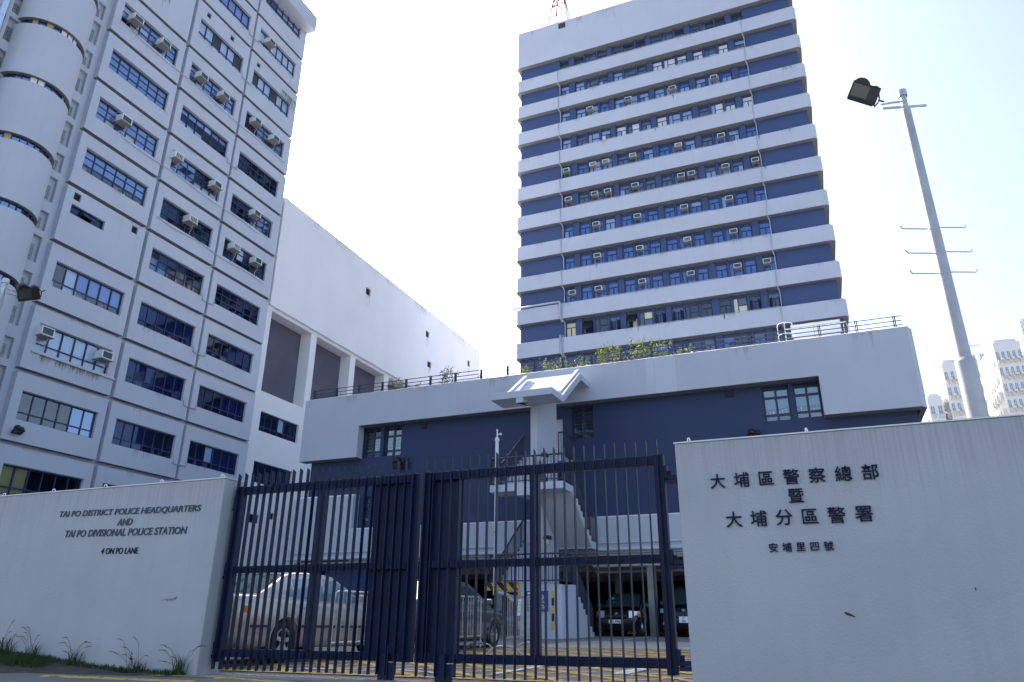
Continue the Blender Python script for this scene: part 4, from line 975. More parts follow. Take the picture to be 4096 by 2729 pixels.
place_text('TAI PO DIVISIONAL POLICE STATION', -10.60, -8.18, 2.824, .105, 8.0, m_letter2, t, sl, .018, .12, .006, 'third line naming the divisional station', .004)
place_text('4 ON PO LANE', -9.76, -9.03, 2.556, .088, 8.0, m_letter, t, sl, .007, .08, .006, 'smaller street address line', .004)
t = thing('wall_sign', 'raised navy Chinese station name lettering on the right boundary wall', 'sign', (-.15, 7.99, 2.7))
glyphs('大埔區警察總部', -.972, .655, 2.984, 3.137, 8.0, m_letter, t, 'large character of the seven-character top line')
glyphs('暨', -.228, -.05, 2.793, 2.940, 8.0, m_letter, t, 'single character between the long lines')
glyphs('大埔分區警署', -.848, .537, 2.577, 2.735, 8.0, m_letter, t, 'large character of the six-character third line')
glyphs('安埔里四號', -.458, .144, 2.320, 2.408, 8.0, m_letter, t, 'small character of the five-character address line')
q = MB(); q.box(-.94,-.80,8.5,8.62,3.45,3.63); tag(q.build('junction_box', m_mwhite, bevel=.01), 'small white box peeping over the right boundary wall', 'box')

# ------------------------------------------------------------------ the gate
def gate_leaf(label, x0, x1, hinge_left, side_u, panel):
    YG = 8.28; t = thing('gate_leaf', label, 'gate', ((x0+x1)/2, YG, 1.0), 0, 'navy steel gate leaves')
    zt0, zt1, zm0, zm1, zb0, zb1 = 3.34, 3.447, 2.265, 2.355, 1.21, 1.312
    for nm, a, b in (('top_rail',zt0,zt1),('middle_rail',zm0,zm1),('bottom_rail',zb0,zb1)):
        q = MB(); q.box(x0+.11, x1-.11, YG-.03, YG+.05, a, b); q.build(nm, m_gate, t, bevel=.004)
    for xx in (x0, x1-.11):
        hs = (xx == x0) == hinge_left
        q = MB(); q.box(xx, xx+.11, YG-.055, YG+.055, 1.15 if hs else zb0-.005, 3.45); q.build('stile', m_gate, t, bevel=.006)
    q = MB(); xm = x0+(x1-x0)*.49; q.box(xm-.055, xm+.055, YG-.04, YG+.05, zb1+.001, zt0-.001); q.build('centre_stile', m_gate, t, bevel=.004)
    n = 25; 
    for i in range(n):
        x = x0+.055+(x1-x0-.11)*i/(n-1); q = MB()
        # flat bar set edge-on, tip cut at a slant
        zt = 3.62+random.uniform(-.006,.006); zb = 1.065+random.uniform(-.004,.004)
        q.prism([(YG-.120,zb),(YG-.058,zb),(YG-.058,zt-.022),(YG-.120,zt)], 0, x-.004, x+.004)
        q.build('bar', m_gate, t)
    # sheet panel by the meeting stile
    q = MB(); q.box(panel[0], panel[1], YG+.052, YG+.066, zb1-.1, zt0+.02); q.build('sheet_panel', m_gate, t)
    hx = x0 if hinge_left else x1; sgn = -1 if hinge_left else 1
    for z in (1.27, 2.27, 3.19):
        q = MB(); q.box(hx+sgn*.0, hx+sgn*.17, YG-.04, YG+.03, z-.03, z+.02); q.box(hx+sgn*.02, hx+sgn*.17, YG-.06, YG+.06, z-.075, z-.035); q.lathe([(.028,-.06),(.028,.07)], (hx+sgn*.045, YG, z), 2, 10, ends=True)
        q.box(hx-sgn*.0, hx+sgn*.035, YG-.05, YG+.05, z-.02, z+.13); q.build('hinge', m_gate, t, bevel=.004)
    bx = x1-.35 if hinge_left else x0+.35
    q = MB(); q.box(bx-.06,bx+.06,YG-.07,YG-.03,.99,1.30); q.box(bx+.07,bx+.15,YG-.07,YG-.03,.99,1.2); q.tube([(bx+.065,YG-.08,.99),(bx+.065,YG-.08,1.4)], .014, 8); q.build('drop_bolt', m_gate, t)
    return t
gate_leaf('left navy gate leaf of vertical bars in front of the silver sedan', -7.60, -4.645, True, 1, (-5.35, -4.66))
gate_leaf('right navy gate leaf of vertical bars in front of the stair base', -4.58, -1.50, False, -1, (-4.56, -4.05))

# ------------------------------------------------------------------ lighting masts
def lamp_mast(label, x, y, ztop, steps, flab, headoff, frz, ftilt, zsleeve=None, roll=0, hs=.8, hz=.2):
    zg = ground_z(x, y); t = thing('lighting_mast', label, 'lamp post', (x, y, zg), 0, 'floodlight masts')
    q = MB(); zs = zsleeve or zg+3; q.tube([(x,y,zs),(x,y,ztop)], .102, 18, r2=.072); q.build('pole', m_steelp, t)
    q = MB(); q.tube([(x,y,zg),(x,y,zs)], .142, 20); q.lathe([(.143,0),(.12,.05),(.104,.055)], (x,y,zs), 2, 18); q.build('base_sleeve', m_steelp, t)
    q = MB(); q.tube([(x,y,ztop),(x,y,ztop+.28)], .05, 12); q.lathe([(.075,.0),(.075,.12)], (x,y,ztop+.28), 2, 14, ends=True); q.build('cap', m_steel, t)
    dx, dy = headoff; q = MB(); q.tube([(x+dx,y+dy,ztop+.02),(x-dx*.9,y-dy*.9,ztop+.10)], .022, 8); q.tube([(x+dx,y+dy,ztop+.1),(x+dx*.5,y+dy*.5,ztop+.15),(x,y,ztop+.18)], .018, 8); q.build('cross_arm', m_steel, t)
    rt = Vector((math.cos(YAW), math.sin(YAW), 0))
    for z in steps:
        for s_, dz in ((-1, 0.0), (1, .03)):
            q = MB(); p = Vector((x, y, z+dz)); q.tube([p+rt*s_*.06, p+rt*s_*.50, p+rt*s_*.53+Vector((0,0,.05))], .011, 6); q.build('step_rod', m_steel, t)
    flood(flab, (x+dx*1.7, y+dy*1.7, ztop+hz), frz, ftilt, 'floodlights', hs, roll=roll)
    return t
m_steelp = mat('mast_galvanised', (.42, .43, .45), .5, metal=.35, var=.12, vs=4, streak=.25, streak_col=(.26,.18,.12))
lamp_mast('tall grey lighting mast with step rods behind the right boundary wall', 2.40, 12, 9.95, (6.80, 7.16, 7.60), 'black floodlight on the tall mast against the sky', (-.38, -.16), R(12), R(22), 5.33, roll=R(24), hz=.31)
lamp_mast('shorter grey lighting mast behind the left boundary wall', -17.25, 10, 8.92, (), 'black floodlight on the left mast before the grey block', (.20, .22), R(75), R(30), 4.5, roll=R(-28), hs=.78, hz=.12)

# ------------------------------------------------------------------ crowd barriers
def barrier(label, a, b):
    a = Vector((a[0], a[1], ground_z(*a)+.02)); b = Vector((b[0], b[1], ground_z(*b)+.02))
    t = thing('crowd_barrier', label, 'barrier', tuple((a+b)/2), 0, 'steel crowd barriers'); d = (b-a); L = d.length; u = d.normalized(); n = Vector((-u.y,u.x,0)); up = Vector((0,0,1))
    q = MB(); z0, z1 = .28, 1.08; r_ = .12
    pts = [a+up*.05, a+up*(z1-r_), a+up*(z1-.03)+u*.04, a+up*z1+u*r_, b+up*z1-u*r_, b+up*(z1-.03)-u*.04, b+up*(z1-r_), b+up*.05]
    q.tube(pts, .021, 8); q.tube([a+up*z0, b+up*z0], .019, 8); q.build('frame', m_steel, t)
    k = int(L/.115); q = MB()
    for i in range(1, k): p = a+d*(i/k); q.tube([p+up*z0, p+up*z1], .008, 5, cap=False)
    q.build('infill_bars', m_steel, t)
    for p in (a+u*.02, b-u*.02):
        q = MB(); q.tube([p+n*.34+up*.0, p+n*.24+up*.10, p+n*.12+up*.135, p-n*.12+up*.135, p-n*.24+up*.10, p-n*.34], .018, 7); q.build('foot', m_steel, t)
    return t
barrier('crowd barrier beside the silver sedan', (-7.55, 10.75), (-7.45, 12.75)); barrier('crowd barrier in front of the grey car', (-7.25, 13.6), (-7.12, 15.7))
bt = barrier('crowd barrier with white paper notice in front of the stair base', (-5.95, 14.25), (-6.2, 16.4))
q = MB(); p0 = Vector((-6.03,15.15,ground_z(0,15)+.72)); q.obox(p0, Vector((-.022,.21,0)), Vector((0.02,0,.33)), Vector((.003,0,0)))
for zz, ln_ in ((.27,.10),(.21,.14),(.15,.08),(.08,.12)): q.obox(p0+Vector((-.004+.02*zz/.33, .04, zz)), Vector((-.0105*ln_/.1,ln_,0)), Vector((0.0005,0,.008)), Vector((.012,0,0)), m=1)
tag(q.build('paper_notice', [m_paper, m_letter2]), 'white paper notice tied to the crowd barrier by the stair', 'notice')

# ------------------------------------------------------------------ cars
def carpaint(name, c, metal=.5, rough=.28): 
    return mat(name, c, rough, metal=metal, coat=.9)
m_tyre = mat('tyre_rubber', (.015,.015,.016), .85); m_rim = mat('alloy', (.55,.56,.57), .3, metal=.9)
m_cgl = mat('car_glass', (.03,.045,.05), .05, spec=.8, coat=.6); m_cglb = mat('car_glass_blue', (.12,.22,.30), .06, spec=.8, coat=.6); m_rear = mat('rear_screen_tint', (.05,.10,.095), .08, spec=.8, coat=.5)
m_tail = mat('tail_lamp_red', (.40,.015,.012), .15, coat=.8); m_amber = mat('indicator_amber', (.75,.16,.01), .15, coat=.8); m_head = mat('headlamp', (.55,.57,.6), .1, coat=1, metal=.3); m_trim = mat('car_trim', (.02,.02,.022), .5); m_chrome = mat('chrome', (.7,.7,.7), .15, metal=1)
def interp(tab, y):
    for (a, va), (b, vb) in zip(tab, tab[1:]):
        if a <= y <= b:
            t_ = (y-a)/(b-a); t_ = t_*t_*(3-2*t_)*.5+t_*.5; return va+(vb-va)*t_
    return tab[0][1] if y < tab[0][0] else tab[-1][1]
def make_car(name, label, loc, rz, paint, spec, glass=None, roofglass=None):
    glass = glass or m_cgl; W = spec['w']/2; L0, L1 = spec['rear'], spec['front']; belt = spec['belt']; wh = spec['wheels']; wr = spec['wr']
    t = thing(name, label, 'car', loc, rz, None, local=True)
    ny = 34; st_ = [L0+(L1-L0)*(.5-.5*math.cos(math.pi*i/ny)) for i in range(ny+1)]
    wt = [(L0, .86), (L0+.12, .95), (L0+.45, 1.0), (L1-.7, 1.0), (L1-.2, .93), (L1, .80)]
    zb = [(L0, .36), (L0+.35, .22), (L1-.35, .20), (L1, .30)]
    rings = []
    for y in st_:
        k = W*interp(wt, y); z0 = interp(zb, y); z1 = interp(belt, y); h = z1-z0
        half = [(0,z0),(k*.84,z0),(k*.96,z0+h*.05),(k*.975,z0+h*.20),(k*.985,z0+h*.34),(k,z0+h*.37),(k,z0+h*.60),(k*.99,z0+h*.80),(k*.955,z0+h*.94),(k*.90,z0+h*.985),(k*.86,z0+h),(k*.5,z0+h*1.02),(0,z0+h*1.03)]
        ring = [(x,y,z) for x,z in half]+[(-x,y,z) for x,z in reversed(half[1:-1])]; rings.append(ring)
    q = MB(); n = len(rings[0]); vs = [p for r_ in rings for p in r_]; fs = []
    for i in range(ny):
        for k in range(n): a, b = i*n+k, i*n+(k+1)%n; fs.append((a, b, b+n, a+n))
    fs.append(tuple(range(n))); fs.append(tuple(reversed(range(ny*n, ny*n+n))))
    q.add(vs, fs, 0, True); body = q.build('body', paint, t)
    bm2 = bmesh.new(); bm2.from_mesh(body.data); bmesh.ops.recalc_face_normals(bm2, faces=bm2.faces); bm2.to_mesh(body.data); bm2.free()
    # wheel arches cut out of the shell
    for yw in wh:
        c_ = MB(); c_.lathe([(.001,-W-.2),(wr+.055,-W-.2),(wr+.055,W+.2),(.001,W+.2)], (0,yw,wr), 0, 24); cut = c_.build('arch_cutter', paint, t)
        bm2 = bmesh.new(); bm2.from_mesh(cut.data); bmesh.ops.remove_doubles(bm2, verts=bm2.verts, dist=.002); bmesh.ops.recalc_face_normals(bm2, faces=bm2.faces); bm2.to_mesh(cut.data); bm2.free()
        md = body.modifiers.new('arch', 'BOOLEAN'); md.operation = 'DIFFERENCE'; md.object = cut; md.solver = 'EXACT'
        dg = bpy.context.evaluated_depsgraph_get(); dg.update(); me = bpy.data.meshes.new_from_object(body.evaluated_get(dg)); body.modifiers.clear(); old = body.data; body.data = me; bpy.data.meshes.remove(old); bpy.data.objects.remove(cut)
        wl = MB(); wl.box(-W*.80, W*.80, yw-wr-.04, yw+wr+.04, .2, wr*2+.02); wl.build('wheel_well', m_trim, t)
        for s_ in (-1, 1):
            ar = MB(); ar.tube([(s_*(W*.995), yw+(wr+.06)*math.cos(R(a)), wr+(wr+.06)*math.sin(R(a))) for a in range(-15, 196, 10)], .014, 5); ar.build('arch_lip', paint, t)
            wm = MB(); wm.lathe([(wr*.62,-.09),(wr*.93,-.10),(wr,-.06),(wr,.06),(wr*.93,.10),(wr*.64,.095),(wr*.60,.03)], (s_*(W-.12), yw, wr), 0, 28); wo = wm.build('wheel', m_tyre, t)
            rm = MB(); xo = s_*(W-.03); rm.lathe([(wr*.66,0),(wr*.60,.02),(wr*.58,-.04*1)], (xo-.01*s_, yw, wr), 0, 28)
            for a in range(spec.get('spokes', 5)):
                an = 2*math.pi*a/spec.get('spokes', 5)+.3; dv = Vector((0,math.cos(an),math.sin(an))); pv = Vector((0,-math.sin(an),math.cos(an))); wd = .036 if spec.get('spokes',5) < 7 else .02
                c0 = Vector((xo-.02*s_, yw, wr)); rm.obox(c0+dv*.03-pv*wd, dv*(wr*.58-.03), pv*wd*2*.85, Vector((s_*.02,0,0)))
            rm.lathe([(.001,.035*s_),(.05,.03*s_),(.06,-.02*s_)], (xo-.01*s_, yw, wr), 0, 14)
            rm.build('rim', m_rim, wo)
            dk = MB(); dk.lathe([(.001,-.07*s_),(wr*.62,-.07*s_)], (xo, yw, wr), 0, 20); dk.build('brake_disc', m_trim, wo)
    # greenhouse
    gh = spec['house']; wb = W*.90; wroof = W*.68; zr = max(z for _, z in gh)
    def side(y, z):  # half width of the cabin at height z
        zb_ = interp(belt, y); f = max(0, min(1, (z-zb_)/(zr-zb_+1e-6))); return (wb+(wroof-wb)*f**1.25)*spec.get('taper', lambda y: 1)(y)
    ys_ = []
    for (a, _), (b, _) in zip(gh, gh[1:]): ys_ += [a+(b-a)*i/6 for i in range(6)]
    ys_.append(gh[-1][0]); rings = []
    for y in ys_:
        zt = interp2(gh, y); z0 = min(interp(belt, y)-.06, zt-.01); h = zt-z0
        prof_ = []
        for f in (0, .25, .5, .75, .9, .97): prof_.append((side(y, z0+h*f), z0+h*f))
        e_ = side(y, zt); prof_ += [(e_*.93, zt+.004), (e_*.6, zt+.02), (0, zt+.028)]
        rings.append([(x,y,z) for x,z in prof_]+[(-x,y,z) for x,z in reversed(prof_[:-1])])
    q = MB(); n = len(rings[0]); vs = [p for r_ in rings for p in r_]
    fs = [(i*n+k, i*n+k+1, (i+1)*n+k+1, (i+1)*n+k) for i in range(len(rings)-1) for k in range(n-1)]
    q.add(vs, fs, 0, True); cab = q.build('cabin', paint, t)
    bm2 = bmesh.new(); bm2.from_mesh(cab.data); bmesh.ops.recalc_face_normals(bm2, faces=bm2.faces); bm2.to_mesh(cab.data); bm2.free()
    def spt(y, z, s_, o=.006): return (s_*(side(y, z)+o), y, z)
    for poly in spec['side_windows']:
        for s_ in (-1, 1):
            # subdivide so that the pane follows the curved side
            vs2, fs2 = [], []; (ya, za0, za1), (yb, zb0, zb1) = poly; N = 5
            for i in range(N+1):
                f = i/N; y = ya+(yb-ya)*f
                for j in range(4): g_ = j/3; vs2.append(spt(y, (za0+(zb0-za0)*f)*(1-g_)+(za1+(zb1-za1)*f)*g_, s_))
            for i in range(N):
                for j in range(3): a = i*4+j; fs2.append((a, a+4, a+5, a+1))
            w_ = MB(); w_.add(vs2, fs2, 0, True); w_.build('side_window', glass, t)
    # front and rear screens follow the sloping ends of the cabin
    for nm, (ya, yb), gm in (('rear_screen', spec['rear_screen'], roofglass or glass), ('windscreen', spec['windscreen'], glass)):
        w_ = MB(); N = 6; vs2 = []; fs2 = []
        for i in range(N+1):
            y = ya+(yb-ya)*i/N; zt = interp2(gh, y); e_ = side(y, zt)*.90; o = .012
            for j in range(7): u_ = -1+j/3; vs2.append((u_*e_, y+(-o if nm == 'rear_screen' else o), zt+.03*(1-u_*u_)+.006))
        for i in range(N):
            for j in range(6): a = i*7+j; fs2.append((a, a+1, a+8, a+7))
        w_.add(vs2, fs2, 0, True); w_.build(nm, gm, t)
    # lamps, plates, bumpers, mirrors, handles
    for x0, x1, z0, z1, yy, mm, nm in spec['lamps']:
        for s_ in (-1, 1):
            w_ = MB(); k = interp(wt, yy); fr = spec.get('wrap', .1); d_ = 1 if yy > 0 else -1
            xx0, xx1 = x0*W, x1*W; N = 5; vs2 = []
            for i in range(N+1):
                f = i/N; x = xx0+(xx1-xx0)*f; yo = yy-d_*fr*max(0, (x/W-.55)/.45)**2
                vs2 += [(s_*x, yo, z0+(.03*f)), (s_*x, yo-d_*.02, z1-(.02*f))]
            vs3 = [(x, y-d_*.12, z) for x, y, z in vs2]; nn = len(vs2)
            fs2 = [(2*i, 2*i+2, 2*i+3, 2*i+1) for i in range(N)]+[(2*i+1, 2*i+3, nn+2*i+3, nn+2*i+1) for i in range(N)]+[(2*i, nn+2*i, nn+2*i+2, 2*i+2) for i in range(N)]+[(2*N, nn+2*N, nn+2*N+1, 2*N+1), (0, 1, nn+1, nn)]
            w_.add(vs2+vs3, fs2); w_.build(nm, mm, t)
    for yy, d_ in ((L0, -1), (L1, 1)):
        w_ = MB(); k = W*.9; w_.box(-k*.85, k*.85, yy+d_*.0-(.08 if d_ > 0 else -.0), yy+d_*.03+(.08 if d_ < 0 else 0)-0*.1, .40, .56); w_.build('bumper', paint, t, bevel=.03)
    for s_ in (-1, 1):
        ym = spec['mirror']; zm = interp(belt, ym)+.07; w_ = MB(); w_.box(s_*(W*.93), s_*(W*.93+.2), ym-.05, ym+.06, zm-.04, zm+.09); w_.build('mirror', paint, t, bevel=.03)
        for yh in spec['handles']: w_ = MB(); w_.box(s_*(W*.965), s_*(W*.985+.02), yh, yh+.17, interp(belt, yh)-.17, interp(belt, yh)-.13); w_.build('door_handle', paint if not spec.get('chrome') else m_chrome, t, bevel=.008)
        for yd in spec['seams']: w_ = MB(); w_.tube([(s_*W*(1.0 if f < .7 else .985-.04*(f-.7)/.3)*1.0+s_*.001, yd+(.05*math.sin(f*3)), .30+f*(interp(belt, yd)-.36)) for f in [i/8 for i in range(9)]], .006, 4); w_.build('door_seam', m_trim, t)
        if spec.get('strip'): w_ = MB(); w_.box(s_*W*.985, s_*(W+.012), wh[0]+wr+.08, wh[1]-wr-.08, .52, .56); w_.box(s_*W*.97, s_*(W+.006), L0+.35, wh[0]-wr-.08, .52, .56); w_.build('rub_strip', m_trim, t)
    return t
def interp2(tab, y):
    for (a, va), (b, vb) in zip(tab, tab[1:]):
        if a <= y <= b: return va+(vb-va)*(y-a)/(b-a)
    return tab[0][1] if y < tab[0][0] else tab[-1][1]
SEDAN = dict(w=1.78, rear=-2.38, front=2.38, wr=.315, wheels=(-1.20,1.47), belt=[(-2.38,.86),(-2.28,.99),(-1.5,1.0),(0,.95),(1.1,.93),(1.9,.84),(2.25,.70),(2.38,.58)],
 house=[(-1.85,.99),(-1.05,1.34),(-.75,1.395),(-.15,1.42),(.30,1.385),(1.2,.94)], side_windows=[((-1.08,1.0,1.20),(-.98,.995,1.26)),((-.92,.99,1.28),(-.10,.965,1.345)),((-.03,.965,1.345),(.32,.955,1.31)),((.32,.955,1.31),(.92,.945,1.02))],
 rear_screen=(-1.78,-1.02), windscreen=(.36,1.14), lamps=[(.42,.76,.70,.85,-2.40,m_tail,'tail_lamp'),(.76,1.005,.705,.845,-2.42,m_amber,'indicator'),(.5,.97,.62,.76,2.38,m_head,'headlamp')], wrap=.22, mirror=.85, handles=(-.86,.10), seams=(-.98,-.06,1.0), strip=True)
WAGON = dict(SEDAN, rear=-2.2, front=2.2, wheels=(-1.25,1.3), belt=[(-2.2,.95),(-1.5,1.0),(0,.97),(1.1,.95),(1.8,.84),(2.1,.70),(2.2,.55)], house=[(-2.15,.99),(-1.9,1.42),(-1.6,1.5),(0,1.52),(.35,1.47),(1.25,.96)],
 side_windows=[((-1.75,1.02,1.42),(-.9,1.0,1.44)),((-.84,1.0,1.44),(0,.98,1.44)),((.06,.98,1.44),(.35,.97,1.4)),((.35,.97,1.4),(.95,.96,1.06))], rear_screen=(-2.13,-1.93), windscreen=(.42,1.2), lamps=[(.72,.97,.86,1.2,-2.23,m_tail,'tail_lamp'),(.5,.95,.64,.8,2.2,m_head,'headlamp')], wrap=.08, handles=(-.9,.08), seams=(-.95,0,1.0), strip=False)
HATCH = dict(SEDAN, w=1.66, rear=-1.82, front=1.82, wr=.29, wheels=(-1.15,1.2), belt=[(-1.82,.75),(-1.7,.95),(0,.96),(.9,.95),(1.4,.86),(1.7,.70),(1.82,.5)], house=[(-1.75,.96),(-1.4,1.40),(-1.0,1.49),(-.2,1.5),(.15,1.45),(1.15,.93)],
 side_windows=[((-1.3,1.0,1.36),(-.55,.99,1.42)),((-.48,.99,1.42),(.05,.98,1.41)),((.05,.98,1.41),(.78,.97,1.06))], rear_screen=(-1.7,-1.45), windscreen=(.22,1.08), lamps=[(.55,.96,.60,.84,1.80,m_head,'headlamp'),(.86,.975,.62,.78,1.81,m_amber,'indicator'),(.7,.97,.7,.95,-1.84,m_tail,'tail_lamp')], wrap=.30, mirror=.8, handles=(-.6,), seams=(-.55,.85), strip=False)
MPV = dict(SEDAN, w=1.76, rear=-2.3, front=2.3, wr=.31, wheels=(-1.35,1.4), belt=[(-2.3,.9),(-1.5,1.05),(0,1.04),(1.2,1.02),(1.9,.93),(2.2,.75),(2.3,.5)], house=[(-2.25,1.04),(-2.0,1.6),(-1.6,1.72),(0,1.74),(.5,1.66),(1.6,1.0)],
 side_windows=[((-1.8,1.1,1.58),(-.6,1.08,1.62)),((-.52,1.08,1.62),(.4,1.06,1.58)),((.4,1.06,1.58),(1.2,1.05,1.14))], rear_screen=(-2.23,-2.03), windscreen=(.6,1.55), lamps=[(.60,.97,.74,.92,2.28,m_head,'headlamp'),(.72,.97,.8,1.2,-2.33,m_tail,'tail_lamp')], wrap=.24, mirror=1.15, handles=(-.6,.4), seams=(-.55,.5,1.3), strip=False)
GREYC = dict(SEDAN, rear=-2.3, front=2.3, wheels=(-1.3,1.34), spokes=11, house=[(-1.75,.99),(-1.0,1.38),(-.7,1.44),(-.1,1.465),(.35,1.42),(1.3,.94)], strip=False, lamps=[(.62,.98,.72,1.0,-2.30,m_tail,'tail_lamp'),(.5,.97,.62,.76,2.3,m_head,'headlamp')])
p_silver = carpaint('champagne_paint', (.44,.40,.36), .35, .32); p_grey = carpaint('grey_green_paint', (.13,.14,.135), .5, .3); p_white = carpaint('silver_paint', (.62,.63,.65), .4, .3); p_black = carpaint('black_paint', (.006,.006,.007), .1, .2); p_navy = carpaint('navy_car_paint', (.006,.009,.03), .2, .2); p_blue = carpaint('blue_car_paint', (.01,.03,.16), .3, .25)
gz = ground_z
make_car('parked_car', 'champagne silver sedan parked close behind the left gate leaf', (-8.97, 11.47, gz(0,11.47)), 0, p_silver, SEDAN, m_cglb, m_rear)
make_car('parked_car', 'dark grey sedan behind the crowd barrier near the gate centre', (-8.30, 15.85, gz(0,15.85)), 0, p_grey, GREYC)
make_car('parked_car', 'pale silver estate car ahead of the champagne sedan', (-10.75, 20.2, gz(0,20.2)), 0, p_white, WAGON)
make_car('parked_car', 'black hatchback facing out of the car park bay', (-7.0, 28.95, gz(0,28.9)), R(180), p_black, HATCH)
make_car('parked_car', 'navy people carrier facing out beside the right wall', (-4.62, 29.5, gz(0,29.5)), R(180), p_navy, MPV)
make_car('parked_car', 'dark blue car in shade left of the stair base', (-11.4, 30.3, gz(0,30.3)), R(180), p_blue, SEDAN)
def plate(car, txt, y, z, w_, h_, rear=False):
    q = MB(); q.box(-w_/2, w_/2, y, y+.012, z, z+h_); o = q.build('number_plate', m_paper, car)
    lines = txt.split('\n')
    for i, l in enumerate(lines):
        me = text_mesh(l, 1, .01, .02); xs = [v.co.x for v in me.vertices]; zs = [v.co.y for v in me.vertices]; a, b = min(xs), max(xs); c_, e_ = min(zs), max(zs); hh_ = h_*.66/len(lines)
        ww = min(w_*.88, hh_*.62*len(l)); zc = z+h_*(1-(i+.5)/len(lines))
        for v in me.vertices: v.co = Vector((ww/2-(v.co.x-a)/(b-a)*ww, y+.013+(v.co.z+.01)*.2, zc-hh_/2+(v.co.y-c_)/(e_-c_)*hh_))
        me.materials.append(m_sblack); k = bpy.data.objects.new('plate_text', me); col.objects.link(k); k.parent = o
def emblem(car, y, z):
    q = MB()
    for rx, rz_ in ((.06,.038),(.018,.036)): q.tube([(rx*math.cos(a*.3307), y, z+rz_*math.sin(a*.3307)) for a in range(20)], .006, 5)
    q.tube([(.05*math.cos(a*.3307), y, z+.018+.018*math.sin(a*.3307)) for a in range(20)], .006, 5); q.build('emblem', m_chrome, car)
cars = [o for o in col.objects if o.name.startswith('parked_car')]
hat = [o for o in cars if 'hatchback' in o['label']][0]; mpv = [o for o in cars if 'carrier' in o['label']][0]
plate(hat, 'TL 9960', 1.86, .42, .52, .12); emblem(hat, 1.80, .74); plate(mpv, 'JA\n535', 2.34, .44, .32, .2); emblem(mpv, 2.27, .84)
q = MB(); q.box(.36,.42,.66,.67,1.26,1.34); sk = q.build('windscreen_sticker', m_it[2], hat)
q = MB(); q.box(-.35,.35,1.80,1.83,.62,.70); q.build('grille', m_trim, hat); q = MB(); q.box(-.4,.4,2.30,2.32,.62,.76); q.build('grille', m_trim, mpv)
q = MB()
for s_ in (-1,1): q.lathe([(.001,.02),(.06,.015),(.075,0)], (s_*.66,2.30,.42), 1, 12)
q.build('fog_lamp', m_head, mpv)

# ------------------------------------------------------------------ verge grass and weeds
def blades(mb, x, y, z, n, h, spread, rg, wd=.006):
    for _ in range(n):
        a = rg.uniform(0,6.28); b = Vector((x+rg.gauss(0,spread*.3), y+rg.gauss(0,spread*.25), z)); hh_ = h*rg.uniform(.5,1.1); ln_ = Vector((math.cos(a),math.sin(a)*.5,0))*hh_*rg.uniform(.15,.6)
        p = [b, b+ln_*.35+Vector((0,0,hh_*.6)), b+ln_+Vector((0,0,hh_*.92))]; s_ = Vector((math.sin(a+1.2),-math.cos(a+1.2),0))*wd
        mb.add([p[0]-s_,p[0]+s_,p[1]+s_*.8,p[1]-s_*.8,p[2]], [(0,1,2,3),(3,2,4)])
rg = random.Random(11); q = MB()
def vz(x): h = max(0, min(1, (-8.6-x)/2.6)); return ground_z(0,7.85)+.01+.17*h
for _ in range(1500):
    x = -13.6+rg.random()**1.1*3.6; y = rg.uniform(7.55,7.97); blades(q, x, y, vz(x)-.02-.12*(7.97-y), 3, .13, .05, rg)
for _ in range(420):
    x = rg.uniform(-10.6,-7.75); y = rg.uniform(7.8,7.98); blades(q, x, y, vz(x)-.02, 3, .10, .05, rg)
tag(q.build('verge_grass', m_grass), kind='stuff')
TU = [(-12.2,.30,'grass tuft with arching seed heads at the far left of the verge'),(-11.2,.30,'grass tuft with two tall seed heads below the lettering'),(-10.6,.27,'grass tuft with drooping seed heads where the thick turf ends'),(-9.75,.26,'small grass tuft with bent seed heads on bare verge'),(-8.55,.22,'lone grass tuft with arching stalks left of the wall corner'),(-7.85,.30,'spiky grass tuft at the corner of the left wall')]
for i, (x, h_, lab) in enumerate(TU):
    rg = random.Random(30+i); t = thing('grass_tuft', lab, 'grass', (x, 7.9, vz(x)), 0, 'grass tufts along the left wall')
    q = MB(); blades(q, x, 7.9, vz(x)-.02, 46, h_, .16, rg, .005); q.build('blade', m_grass, t)
    q = MB()
    for k in range(6):
        a = rg.choice([-1,1]); L_ = rg.uniform(.15,.42); H_ = rg.uniform(.16,.48); b = Vector((x+rg.gauss(0,.06),7.88,vz(x)))
        pts = [b+Vector((a*L_*f**1.4, -.03*f, H_*math.sin(min(1.9, f*rg.uniform(1.5,1.9)))))  for f in [j/8 for j in range(9)]]
        q.tube(pts[:7], .0028, 4, cap=False); q.tube(pts[6:], .0060, 5, r2=.003)
    q.build('seed_stalk', m_straw, t)
def weed(label, x, h_, seed):
    rg = random.Random(seed); t = thing('weed', label, 'plant', (x, 7.88, vz(x)), 0, 'leafy weeds along the left wall'); s_ = MB(); l = MB()
    for k in range(3):
        b = Vector((x+rg.gauss(0,.05),7.88,vz(x)-.01)); tip = b+Vector((rg.gauss(0,.05),-.02,h_*rg.uniform(.6,1))); s_.tube([b, tip], .004, 4)
        for j in range(16):
            f = rg.uniform(.15,1); p = b+(tip-b)*f; d = Vector((rg.choice([-1,1])*rg.uniform(.4,1), rg.uniform(-.7,.3), rg.uniform(-.3,.2))).normalized(); e = d.cross(Vector((0,0,1))).normalized()*.010; L_ = rg.uniform(.035,.06)
            l.add([p, p+d*L_*.5+e, p+d*L_, p+d*L_*.5-e], [(0,1,2,3)])
    s_.build('stem', m_bark, t); l.build('foliage', m_weed, t)
weed('dark weed standing in the thick grass below the lettering', -11.35, .28, 1); weed('tallest dark leafy weed against the bare left wall', -8.72, .30, 2); weed('low weed right of the tallest weed', -8.48, .13, 3); weed('tiny weed in the grass beside a seed head', -10.72, .12, 5)
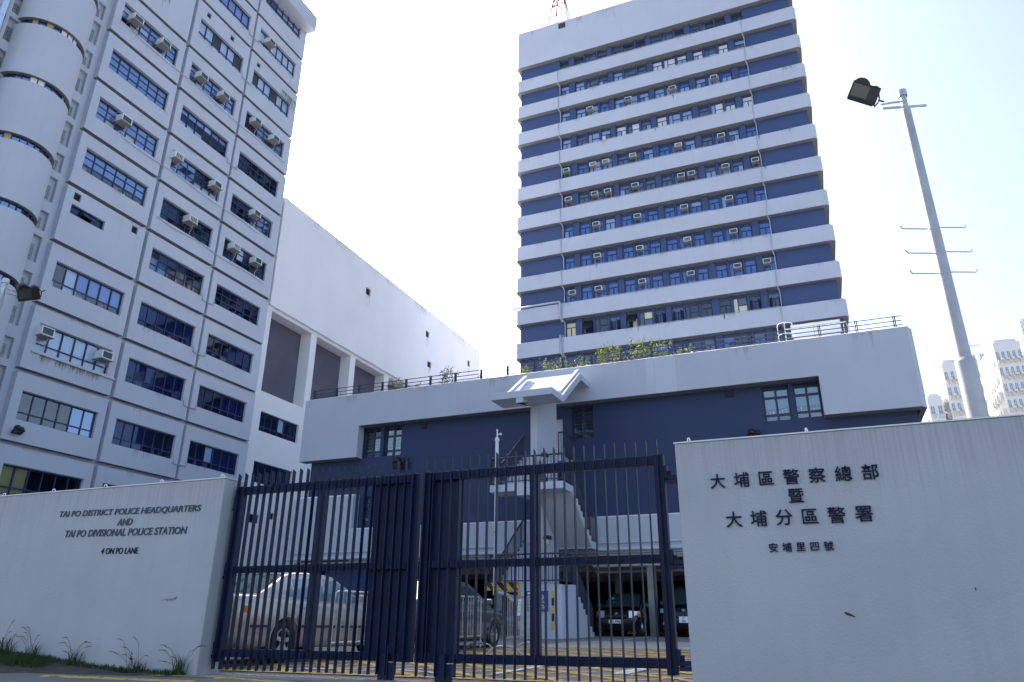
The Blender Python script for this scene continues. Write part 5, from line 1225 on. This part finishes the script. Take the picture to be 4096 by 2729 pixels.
# a wheel leaning at the frame's left edge
t = thing('bicycle_wheel', 'dark bicycle wheel with reddish rim leaning on the left wall', 'wheel', (-12.62, 7.9, 1.6))
q = MB(); q.tube([(-12.62+.28*math.cos(a*math.pi/16), 7.93-.05*math.sin(a*math.pi/16), 1.78+.28*math.sin(a*math.pi/16)) for a in range(33)], .020, 6); q.build('tyre', m_black, t)
q = MB(); q.tube([(-12.62+.255*math.cos(a*math.pi/16), 7.92-.05*math.sin(a*math.pi/16), 1.78+.255*math.sin(a*math.pi/16)) for a in range(33)], .010, 6)
q.tube([(-12.62,7.90,1.76),(-12.62,7.90,1.80)], .02, 6); q.build('rim', m_red, t)
q = MB()
for k in range(14): a = k*math.pi/7; q.tube([(-12.62,7.91,1.78),(-12.62+.25*math.cos(a),7.92-.05*math.sin(a),1.78+.25*math.sin(a))], .0015, 3)
q.build('spokes', m_steel, t)

# ------------------------------------------------------------------ far apartment towers
def apartment(label, x0, x1, yf, dep, ztop, cols_, rows_, fl=2.85, winw=.46):
    t = thing('apartment_tower', label, 'building', ((x0+x1)/2, yf, 1.5), 0, 'far apartment towers')
    q = MB(); q.box(x0, x1, yf, yf+dep, 1, ztop); q.box(x0+.3, x1-.3, yf+.5, yf+dep-.5, ztop, ztop+.6)
    wd = (x1-x0)/cols_
    for r in range(rows_+10): 
        z = ztop-1.2-fl*(r+1)
        for k in range(6): q.box(x0-.5, x0, yf+1.2+k*dep/6, yf+dep/6*.55+1.2+k*dep/6, z, z+1.2)
    q.build('wall', m_cream, t)
    first = None
    for c in range(cols_):
        for r in range(rows_):
            cx = x0+wd*(c+.5); z = ztop-1.2-fl*(r+1)
            if first is None:
                q = MB(); hw = wd*winw/1; q.box(-hw/2, hw/2, -.04, .05, .95, 2.3, 0); q.box(-hw/2, hw/2, -.28, 0, .1, .8, 1); q.box(-.03,.03,-.06,-.04,.95,2.3,2); q.box(-hw/2, hw/2, -.06,-.04,1.55,1.62,2); q.box(hw/2+.1, hw/2+.55, -.4, .0, .8, 1.15, 2)
                first = q.build('window', [m_apwin, m_creamd, m_cream], t, loc=(0,0,0)); o = first
            else: o = first.copy(); col.objects.link(o); o.parent = t
            o.location = Vector((cx, yf, z))-Vector(t['_o'])
    return t
apartment('small cream apartment tower lowest beside the podium end', 21.0, 23.3, 140, 9, 39.5, 2, 5)
apartment('cream apartment tower left of the lighting mast', 24.3, 27.0, 140, 12, 45.4, 3, 8)
apartment('pale apartment tower hidden behind the lighting mast', 31.5, 36.3, 162, 14, 55.0, 3, 6)
apartment('pale apartment tower right of the lighting mast with five window columns', 32.6, 36.6, 140, 12, 48.0, 5, 9)
apartment('tallest pale apartment tower at the right picture edge', 40.0, 46.0, 150, 14, 55.0, 5, 9)

for o in list(col.objects):
    if '_o' in o.keys(): del o['_o']
